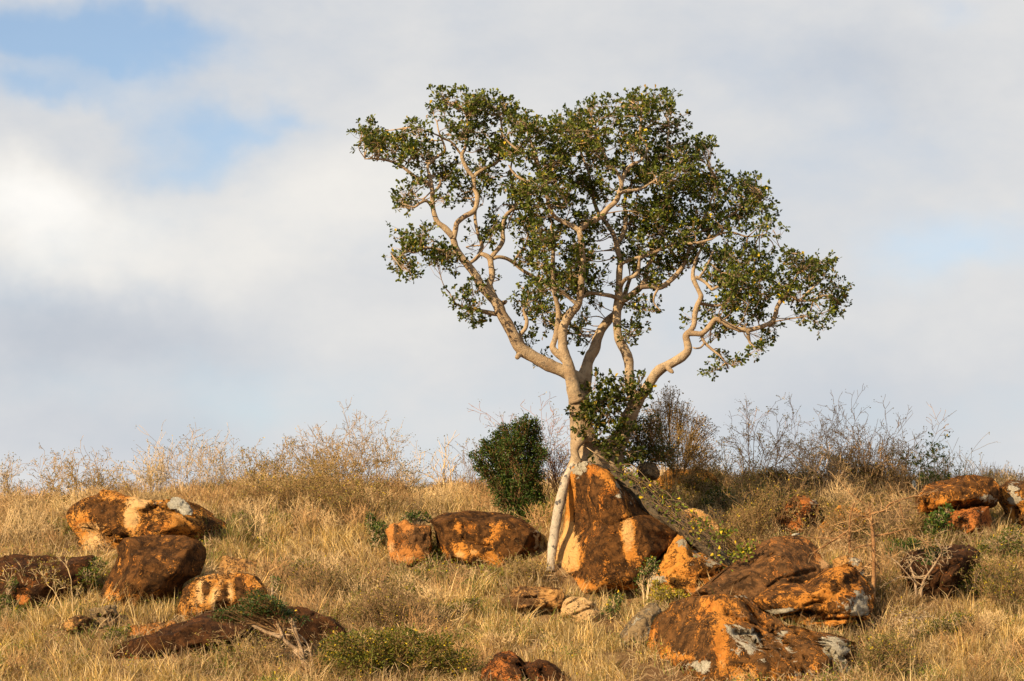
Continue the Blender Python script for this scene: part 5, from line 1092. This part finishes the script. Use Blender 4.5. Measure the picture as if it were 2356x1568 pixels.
dead_tree('thorn_tree', 'leafless brown thorn tree behind the overhanging slab', [
    (Zr([(985, 1560), (988, 1400), (992, 1250), (992, 1100), (985, 990), (970, 870), (958, 760), (955, 720)]), 9, 5), (Zr([(792, 1130), (790, 1010), (792, 900), (800, 800), (832, 710)]), 6, 3),
    (Zr([(995, 985), (1130, 962), (1270, 925)]), 4.5, 2.5), (Zr([(965, 800), (1010, 790), (1080, 770), (1120, 720), (1200, 690), (1310, 660), (1430, 642)]), 5, 2), (Zr([(792, 935), (690, 1000), (560, 1080), (500, 1115)]), 4.5, 2),
    (Zr([(960, 830), (880, 820), (800, 800)]), 3.5, 2.5), (Zr([(795, 1000), (660, 1003), (440, 1000)]), 2.5, 1.8), (Zr([(985, 1060), (890, 1070), (792, 1110)]), 3.5, 2.5), (Zr([(1200, 690), (1220, 780), (1250, 880)]), 2.5, 1.6), (Zr([(920, 720), (820, 650), (740, 570)]), 2.5, 1.6), (Zr([(990, 1190), (1030, 1240), (1060, 1310)]), 4, 2), (Zr([(990, 1200), (900, 1260), (840, 1330)]), 3, 1.8), (Zr([(1270, 925), (1310, 960), (1400, 1030), (1500, 1080)]), 2.5, 1.6)],
    (2009, 1395), 48.6, M_DEADB, (.42, .27, .14), 1, twigs=5, tw_len=.42, thick=1.2)
dead_tree('dead_shrub', 'pale forked dead shrub in front of the very dark boulder', [
    (Zr([(1382, 1500), (1400, 1370), (1480, 1250), (1530, 1170), (1555, 1120), (1545, 1075), (1500, 1010)]), 6, 3), (Zr([(1345, 1490), (1330, 1350), (1295, 1240), (1262, 1180)]), 6, 2.5), (Zr([(1330, 1370), (1200, 1220), (1140, 1170)]), 3, 1.8), (Zr([(1440, 1310), (1330, 1330), (1200, 1330), (1080, 1400)]), 3, 1.8), (Zr([(1550, 1110), (1590, 1095), (1640, 1070)]), 2.5, 1.6), (Zr([(1290, 1240), (1310, 1190), (1300, 1150)]), 3, 2)],
    (2113, 1374), 48.9, M_DEAD, (.44, .33, .21), 2, 'shrub', twigs=4, tw_len=.32)
dead_tree('dead_shrub', 'little pale forked stick shrub alone in the grass beyond the end of the overhanging slab', [
    (Q5([(1265, 1250), (1295, 1150), (1312, 1070), (1335, 1000), (1345, 930)]), 4, 2.5), (Q5([(1312, 1050), (1290, 1010), (1260, 970)]), 2.5, 1.6), (Q5([(1335, 1000), (1400, 975), (1500, 965)]), 2.5, 1.5)],
    (2083, 1490), ground_y(2083, 1488), M_DEAD, (.45, .36, .26), 3, 'shrub', twigs=4, tw_len=.25)
tws = dead_tree('twisted_shrub', 'twisted half-dead shrub with bleached branches and a flat dark green top', [
    (Q2([(1085, 1490), (1045, 1350), (985, 1270), (880, 1180), (845, 1090), (810, 1030)]), 9, 3.5), (Q2([(860, 1160), (720, 1110), (600, 1050), (550, 1010), (500, 1000)]), 6, 3), (Q2([(1060, 1380), (1000, 1150), (950, 1000), (870, 950), (805, 880), (772, 800), (770, 700)]), 5, 3),
    (Q2([(1150, 1460), (1100, 1240), (1000, 1120), (850, 1060)]), 4, 2), (Q2([(1040, 1360), (960, 1280)]), 4, 2.5), (Q2([(960, 1140), (720, 1105), (620, 1060)]), 3, 2), (Q2([(1085, 1480), (1040, 1260), (960, 1090), (950, 980)]), 4, 2), (Q2([(870, 950), (760, 900), (640, 870)]), 3, 2), (Q2([(560, 1010), (470, 980), (360, 960)]), 3, 2)],
    (705, 1550), 45.0, M_DEAD, (.46, .35, .23), 4, 'shrub', twigs=2, tw_len=.22, thick=1.5)
leafy(None, Q2([(610, 760, 22, 11), (560, 820, 30, 13), (700, 830, 36, 14), (800, 870, 28, 12), (380, 910, 28, 10), (300, 940, 26, 9), (260, 990, 18, 7), (480, 930, 30, 11), (600, 910, 34, 14), (740, 910, 34, 13), (860, 920, 28, 11), (920, 970, 24, 10), (1060, 990, 16, 9), (620, 970, 24, 9), (400, 980, 24, 8)]) and
      [(x, y, rx, ry) for (x, y, rx, ry) in Q2([(610, 760, 22, 11), (560, 820, 30, 13), (700, 830, 36, 14), (800, 870, 28, 12), (380, 910, 28, 10), (300, 940, 26, 9), (260, 990, 18, 7), (480, 930, 30, 11), (600, 910, 34, 14), (740, 910, 34, 13), (860, 920, 28, 11), (920, 970, 24, 10), (1060, 990, 16, 9), (620, 970, 24, 9), (400, 980, 24, 8)])],
      (660, 1470), 3600, .05, GREEN_D, (.06, .09, .02), .004, .03, Y=45.1, seed=40, root=tws, part='foliage', twigs=160, stem_col=TW_DARK, depth=1.6)

def vine():
    rg = np.random.default_rng(77); b = at(1435, 1075, 51.2)
    root = thing('trailing_vine', b, 'trailing vine of bare brown stems with yellow-green leaves running down off the great boulder', 'vine')
    ctrl = np.array([(1425, 1066), (1470, 1100), (1520, 1145), (1570, 1190), (1620, 1235), (1665, 1275), (1690, 1300)], float)
    deps = np.array([51.0, 50.7, 50.4, 50.1, 49.8, 49.5, 49.2]); A, B, RA, RB, LP = [], [], [], [], []
    for k in range(26):
        i0 = rg.integers(0, 3); i1 = rg.integers(4, 7) + 1
        c = ctrl[i0:i1] + rg.normal(size=(i1 - i0, 2)) * np.array([14, 13]) + rg.normal(size=2) * np.array([11, 9])
        P = np.array([at(x, y, d + rg.normal() * .15) for (x, y), d in zip(c, deps[i0:i1])])
        s = spline(P, 5); r = np.linspace(.012, .006, len(s)) * rg.uniform(.6, 1.2)
        A += list(s[:-1]); B += list(s[1:]); RA += list(r[:-1]); RB += list(r[1:])
        for p in s[2::2]:
            if rg.random() < .8:
                d = unit(rg.normal(size=3) + np.array([0, -.4, .4])); q = p + d * rg.uniform(.06, .22); A.append(p); B.append(q); RA.append(.005); RB.append(.004); LP.append(q)
    twig_part('stems', (A, B, RA, RB), (.15, .10, .06), root, rg)['kind'] = 'stuff'
    LP = np.array(LP); extra = np.array([at(x + rg.normal() * 14, y + rg.normal() * 9, d) for x, y, d, n in ((1700, 1275, 49.1, 60), (1660, 1225, 49.6, 50), (1610, 1200, 49.9, 30), (1720, 1260, 49.1, 40), (1440, 1095, 50.8, 12)) for _ in range(n)])
    LP = np.vstack([LP, LP[rg.random(len(LP)) < .6] + rg.normal(size=3) * .05, extra]); n = len(LP)
    v, f = leaves(LP, rg.normal(size=(n, 3)) + np.array([0, -.5, -.1]), rg.uniform(.05, .10, n), rg.uniform(.045, .08, n))
    col = np.repeat(leaf_tint(n, rg, (.07, .10, .015), (.20, .23, .03), .16, .03), 6, 0)
    link('leaves', make_mesh('leaves', v - b, f, M_SOFT, cols={'tint': col}), root)['kind'] = 'stuff'
vine()

# ------------------------------------------------------------------ grass and litter: uncountable ground cover
def px_field(X2, Y2, blobs):
    a = np.zeros(len(X2))
    for (bx, by, rx, ry, v) in blobs: a += v * np.exp(-((X2 - bx) / rx) ** 2 - ((Y2 - by) / ry) ** 2)
    return a
def grass():
    rg = np.random.default_rng(5)
    n = 10000
    y = 42.5 + 18.0 * rg.random(n) ** 1.05; x = rg.uniform(-1, 1, n) * (y * .222 + .6)
    z = ground(x, y); C0 = np.stack([x, y, z - .02], -1)
    X2, Y2 = project(C0)
    q = np.stack([x, y, np.zeros(n)], -1)
    patch = fbm(q * .55, 3); small = fbm(q * 1.9 + 40, 2)
    brown = patch * .9 + px_field(X2, Y2, [(700, 1160, 220, 55, .5), (820, 1340, 220, 45, .45), (600, 1520, 180, 60, .25), (880, 1420, 160, 50, .35), (1740, 1200, 180, 70, .7), (1950, 1190, 200, 50, .6), (2150, 1270, 140, 50, .35), (60, 1230, 120, 60, .25), (2050, 1560, 160, 50, .3), (2120, 1420, 120, 60, .2),
                                            (780, 1270, 200, 50, -.5), (1280, 1480, 260, 70, -.55), (2230, 1470, 200, 90, -.4), (90, 1470, 140, 80, -.35), (1030, 1150, 160, 40, -.4), (1120, 1380, 160, 40, -.2), (400, 1560, 200, 40, -.3)])
    green = fbm(q * .8 + 90, 3) + px_field(X2, Y2, [(560, 1240, 100, 60, .3), (1000, 1300, 150, 60, .22), (2250, 1330, 150, 80, .28), (1700, 1180, 150, 60, .35), (1080, 1330, 120, 40, .3), (700, 1480, 300, 50, .1), (480, 1290, 60, 60, .2), (780, 1270, 150, 40, -.3)])
    hgt = np.clip(.31 + small * .5 + patch * .15 + rg.normal(size=n) * .10, .10, .72) * np.where(y < 47, .88, 1)
    keep = np.ones(n, bool); ph = hgt * F / y
    for (poly, ry, rd) in OUT:                              # short turf right in front of the stones
        tx, ty_ = X2, Y2 - ph * .55; inside = np.zeros(n, bool); j = len(poly) - 1
        for i in range(len(poly)):
            xi, yi, xj, yj = *poly[i], *poly[j]
            inside ^= ((yi > ty_) != (yj > ty_)) & (tx < (xj - xi) * (ty_ - yi) / (yj - yi + 1e-9) + xi); j = i
        m = inside & (y < ry + .2); hgt[m] *= .25 if rd > 1.1 else .38; keep &= ~(m & (rg.random(n) < (.85 if rd > 1.1 else .6)))
    for (ex, ey, erx, ery) in ((1430, 1392, 46, 20), (1965, 1455, 60, 24), (1660, 1240, 40, 30), (1190, 1215, 55, 26)): keep &= ((X2 - ex) / erx) ** 2 + ((Y2 - ey) / ery) ** 2 > 1
    lean0 = rg.uniform(0, 2 * math.pi, n); lam = rg.uniform(.05, .95, n) ** 1.7; tall = rg.random(n) < .06; hgt = np.where(tall, np.clip(hgt * 1.7, .4, .85), hgt); lam[tall] += .3
    per = 29; ids = np.arange(n)[keep]; idx = np.repeat(ids, per); N_ = len(idx)
    rad = np.repeat(rg.uniform(.04, .15, n)[keep], per)[:, None]
    base = C0[idx] + np.c_[rg.normal(size=(N_, 2)) * rad, np.zeros(N_)]
    base[:, 2] = ground(base[:, 0], base[:, 1]) - .02
    ang = rg.uniform(0, 2 * math.pi, N_)
    tilt = rg.uniform(.05, 1.0, N_)
    hx = np.cos(ang) * tilt + np.cos(lean0[idx]) * lam[idx]; hy = np.sin(ang) * tilt + np.sin(lean0[idx]) * lam[idx]
    H = hgt[idx] * rg.uniform(.45, 1.25, N_)
    H = np.where(rg.random(N_) < .012, H * 1.8, H)
    d = unit(np.stack([hx, hy, np.ones(N_)], -1))
    bend = rg.uniform(.2, 1.0, N_)[:, None] * np.stack([hx, hy, -.55 * np.ones(N_)], -1)
    p1 = base + d * (H * .55)[:, None]; p2 = p1 + unit(d + bend * .8) * (H * .55)[:, None]
    side = np.stack([np.cos(ang + 1.2), np.sin(ang + 1.2), np.zeros(N_)], -1); wd = rg.uniform(.0035, .0075, N_)[:, None]
    V = np.zeros((N_, 5, 3)); V[:, 0] = base - side * wd; V[:, 1] = base + side * wd; V[:, 2] = p1 + side * wd * .8; V[:, 3] = p1 - side * wd * .8; V[:, 4] = p2
    b = (np.arange(N_) * 5)[:, None]
    Ft = np.concatenate([b + [[0, 1, 2]], b + [[0, 2, 3]], b + [[3, 2, 4]]])
    straw, gold, brn, gry, grn = map(np.array, ((.56, .425, .225), (.52, .345, .13), (.23, .14, .065), (.36, .265, .155), (.15, .165, .04)))
    t = rg.random(N_); col = np.where((t < .55)[:, None], straw, gold)
    pb = np.clip(.37 + brown[idx] * 1.5, .06, .94); u = rg.random(N_)
    col = np.where((u < pb)[:, None], np.where((t < .6)[:, None], brn, gry), col)
    pg = np.clip((green[idx] - .12) * 1.5, 0, .6); u = rg.random(N_)
    col = np.where((u < pg)[:, None], grn, col)
    col = col * rg.uniform(.7, 1.25, (N_, 1)) * np.where(tall, 1.2, rg.uniform(.36, 1.2, n))[idx][:, None]
    o = link('dry_grass', make_mesh('dry_grass', V.reshape(-1, 3), Ft, M_GRASS, cols={'tint': np.repeat(col, 5, 0)}))
    tag(o, 'straw-coloured dry grass covering the whole hillside', 'grass', kind='stuff')
    # fine dead twigs lying and standing through the grass
    m = 4200; k = rg.choice(n, m, p=np.clip(brown + .5, .02, None) / np.clip(brown + .5, .02, None).sum())
    A, B, RA, RB = [], [], [], []
    cc = C0[k] + np.c_[rg.normal(size=(m, 2)) * .1, np.zeros(m)]
    for j in range(9):
        dd = unit(rg.normal(size=(m, 3)) * np.array([1, 1, .5]) + np.array([0, 0, .75])); L = rg.uniform(.12, .34, (m, 1))
        s0 = cc + rg.normal(size=(m, 3)) * np.array([.1, .1, .02]); m1 = s0 + dd * L; m2 = m1 + unit(dd + rg.normal(size=(m, 3)) * .6) * L * .6
        A += [s0, m1]; B += [m1, m2]; RA += [np.full(m, .0045), np.full(m, .0038)]; RB += [np.full(m, .0038), np.full(m, .0025)]
    A, B, RA, RB = np.vstack(A), np.vstack(B), np.concatenate(RA), np.concatenate(RB)
    v, f = ribbons(A, B, RA, RB, rg); c = np.repeat(np.where(rg.random((len(A), 1)) < .5, [[.27, .17, .09]], [[.38, .28, .17]]) * rg.uniform(.7, 1.2, (len(A), 1)), 4, 0)
    tag(link('dry_brush', make_mesh('dry_brush', v, f, M_TWIG, cols={'tint': c})), 'fine brown dead twigs matted through the grass', 'brush', kind='stuff')
    # taller dry brush: a band along the crest and mounds on the slope
    mx = np.concatenate([rg.uniform(-13, 13, 420), rg.uniform(-13, 13, 620)]); my = np.concatenate([rg.uniform(55.2, 59.5, 420), rg.uniform(44, 55, 620)])
    mc = np.stack([mx, my, ground(mx, my)], -1); X3, Y3 = project(mc)
    wgt = np.where(my > 55, 1.0, .48 + px_field(X3, Y3, [(700, 1180, 220, 60, .8), (820, 1360, 200, 50, .7), (880, 1440, 160, 40, .6), (1740, 1190, 200, 90, 1.4), (1950, 1195, 130, 60, 1.2), (2100, 1320, 160, 60, .7), (2330, 1310, 80, 60, .6), (1000, 1330, 160, 60, .5), (560, 1500, 160, 50, .6), (2150, 1420, 160, 80, .4), (2330, 1350, 100, 80, .4), (60, 1250, 140, 60, .5), (760, 1270, 140, 40, -.3), (1280, 1480, 250, 60, -.3)]))
    mc = mc[rg.random(len(mc)) < wgt]
    for (poly, ry, rd) in OUT:
        X3, Y3 = project(mc); bb0, bb1 = poly.min(0) - [15, 20], poly.max(0) + [15, 60]
        mc = mc[~((X3 > bb0[0]) & (X3 < bb1[0]) & (Y3 > bb0[1]) & (Y3 < bb1[1]) & (mc[:, 1] < ry + .6))]
    k = len(mc); per = 52; cc = np.repeat(mc, per, 0); M_ = len(cc); sz = np.repeat(rg.uniform(.22, .62, k), per)[:, None]
    s0 = cc + np.c_[rg.normal(size=(M_, 2)) * sz * .25, np.full(M_, -.02)]
    dd = unit(rg.normal(size=(M_, 3)) * np.array([.55, .55, .2]) + np.array([0, 0, 1.0])); L = sz * rg.uniform(.35, .75, (M_, 1))
    m1 = s0 + dd * L; d2 = unit(dd + rg.normal(size=(M_, 3)) * .35); m2 = m1 + d2 * L * .8
    d3 = unit(d2 + rg.normal(size=(M_, 3)) * .8); m3 = m1 + d3 * L * .6; d4 = unit(d2 + rg.normal(size=(M_, 3)) * .8); m4 = m2 * .5 + m1 * .5; m5 = m4 + d4 * L * .45
    o1 = np.ones(M_)
    A, B = np.vstack([s0, m1, m1, m4]), np.vstack([m1, m2, m3, m5]); RA = np.concatenate([o1 * .0055, o1 * .0045, o1 * .004, o1 * .004]); RB = np.concatenate([o1 * .0045, o1 * .003, o1 * .0025, o1 * .0025])
    v, f = ribbons(A, B, RA, RB, rg); base_c = np.repeat(np.where(rg.random((k, 1)) < .5, [[.33, .20, .095]], [[.46, .33, .18]]) * rg.uniform(.7, 1.15, (k, 1)), per, 0)
    c = np.repeat(np.tile(base_c, (4, 1)) * rg.uniform(.7, 1.25, (4 * M_, 1)), 4, 0)
    li = rg.integers(0, M_, k * 26); lp = np.where(rg.random((len(li), 1)) < .5, m2[li], m5[li])
    lv, lf = leaves(lp, rg.normal(size=lp.shape), rg.uniform(.02, .045, len(lp)), rg.uniform(.012, .026, len(lp)))
    lc = np.repeat(leaf_tint(len(lp), rg, (.10, .085, .03), (.34, .26, .11), .02, .1), 6, 0)
    tag(link('scrub_leaves', make_mesh('scrub_leaves', lv, lf, M_SOFT, cols={'tint': lc})), 'small withered olive and tan leaves on the dry scrub', 'leaves', kind='stuff')
    tag(link('dry_scrub', make_mesh('dry_scrub', v, f, M_TWIG, cols={'tint': c})), 'knee-high brown dry scrub along the crest and in patches down the slope', 'scrub', kind='stuff')
    # small green and yellow leaves in the turf
    m = 2300; pw = np.clip(green + .05, .003, None) ** 1.2; k = rg.choice(n, m, p=pw / pw.sum()); per = 14
    cc = np.repeat(C0[k], per, 0) + rg.normal(size=(m * per, 3)) * np.array([.12, .12, .06]) + np.array([0, 0, .20])
    v, f = leaves(cc, rg.normal(size=cc.shape) + np.array([0, -.2, .3]), rg.uniform(.03, .06, len(cc)), rg.uniform(.02, .035, len(cc)))
    c = np.repeat(leaf_tint(len(cc), rg, (.07, .09, .02), (.19, .20, .04), .05, .06), 6, 0)
    tag(link('green_herbs', make_mesh('green_herbs', v, f, M_SOFT, cols={'tint': c})), 'small green and yellow herbs scattered in the dry grass', 'herbs', kind='stuff')
grass()
print('tris', sum(len(o.data.loops) - 2 * len(o.data.polygons) for o in scene.objects if o.type == 'MESH'))
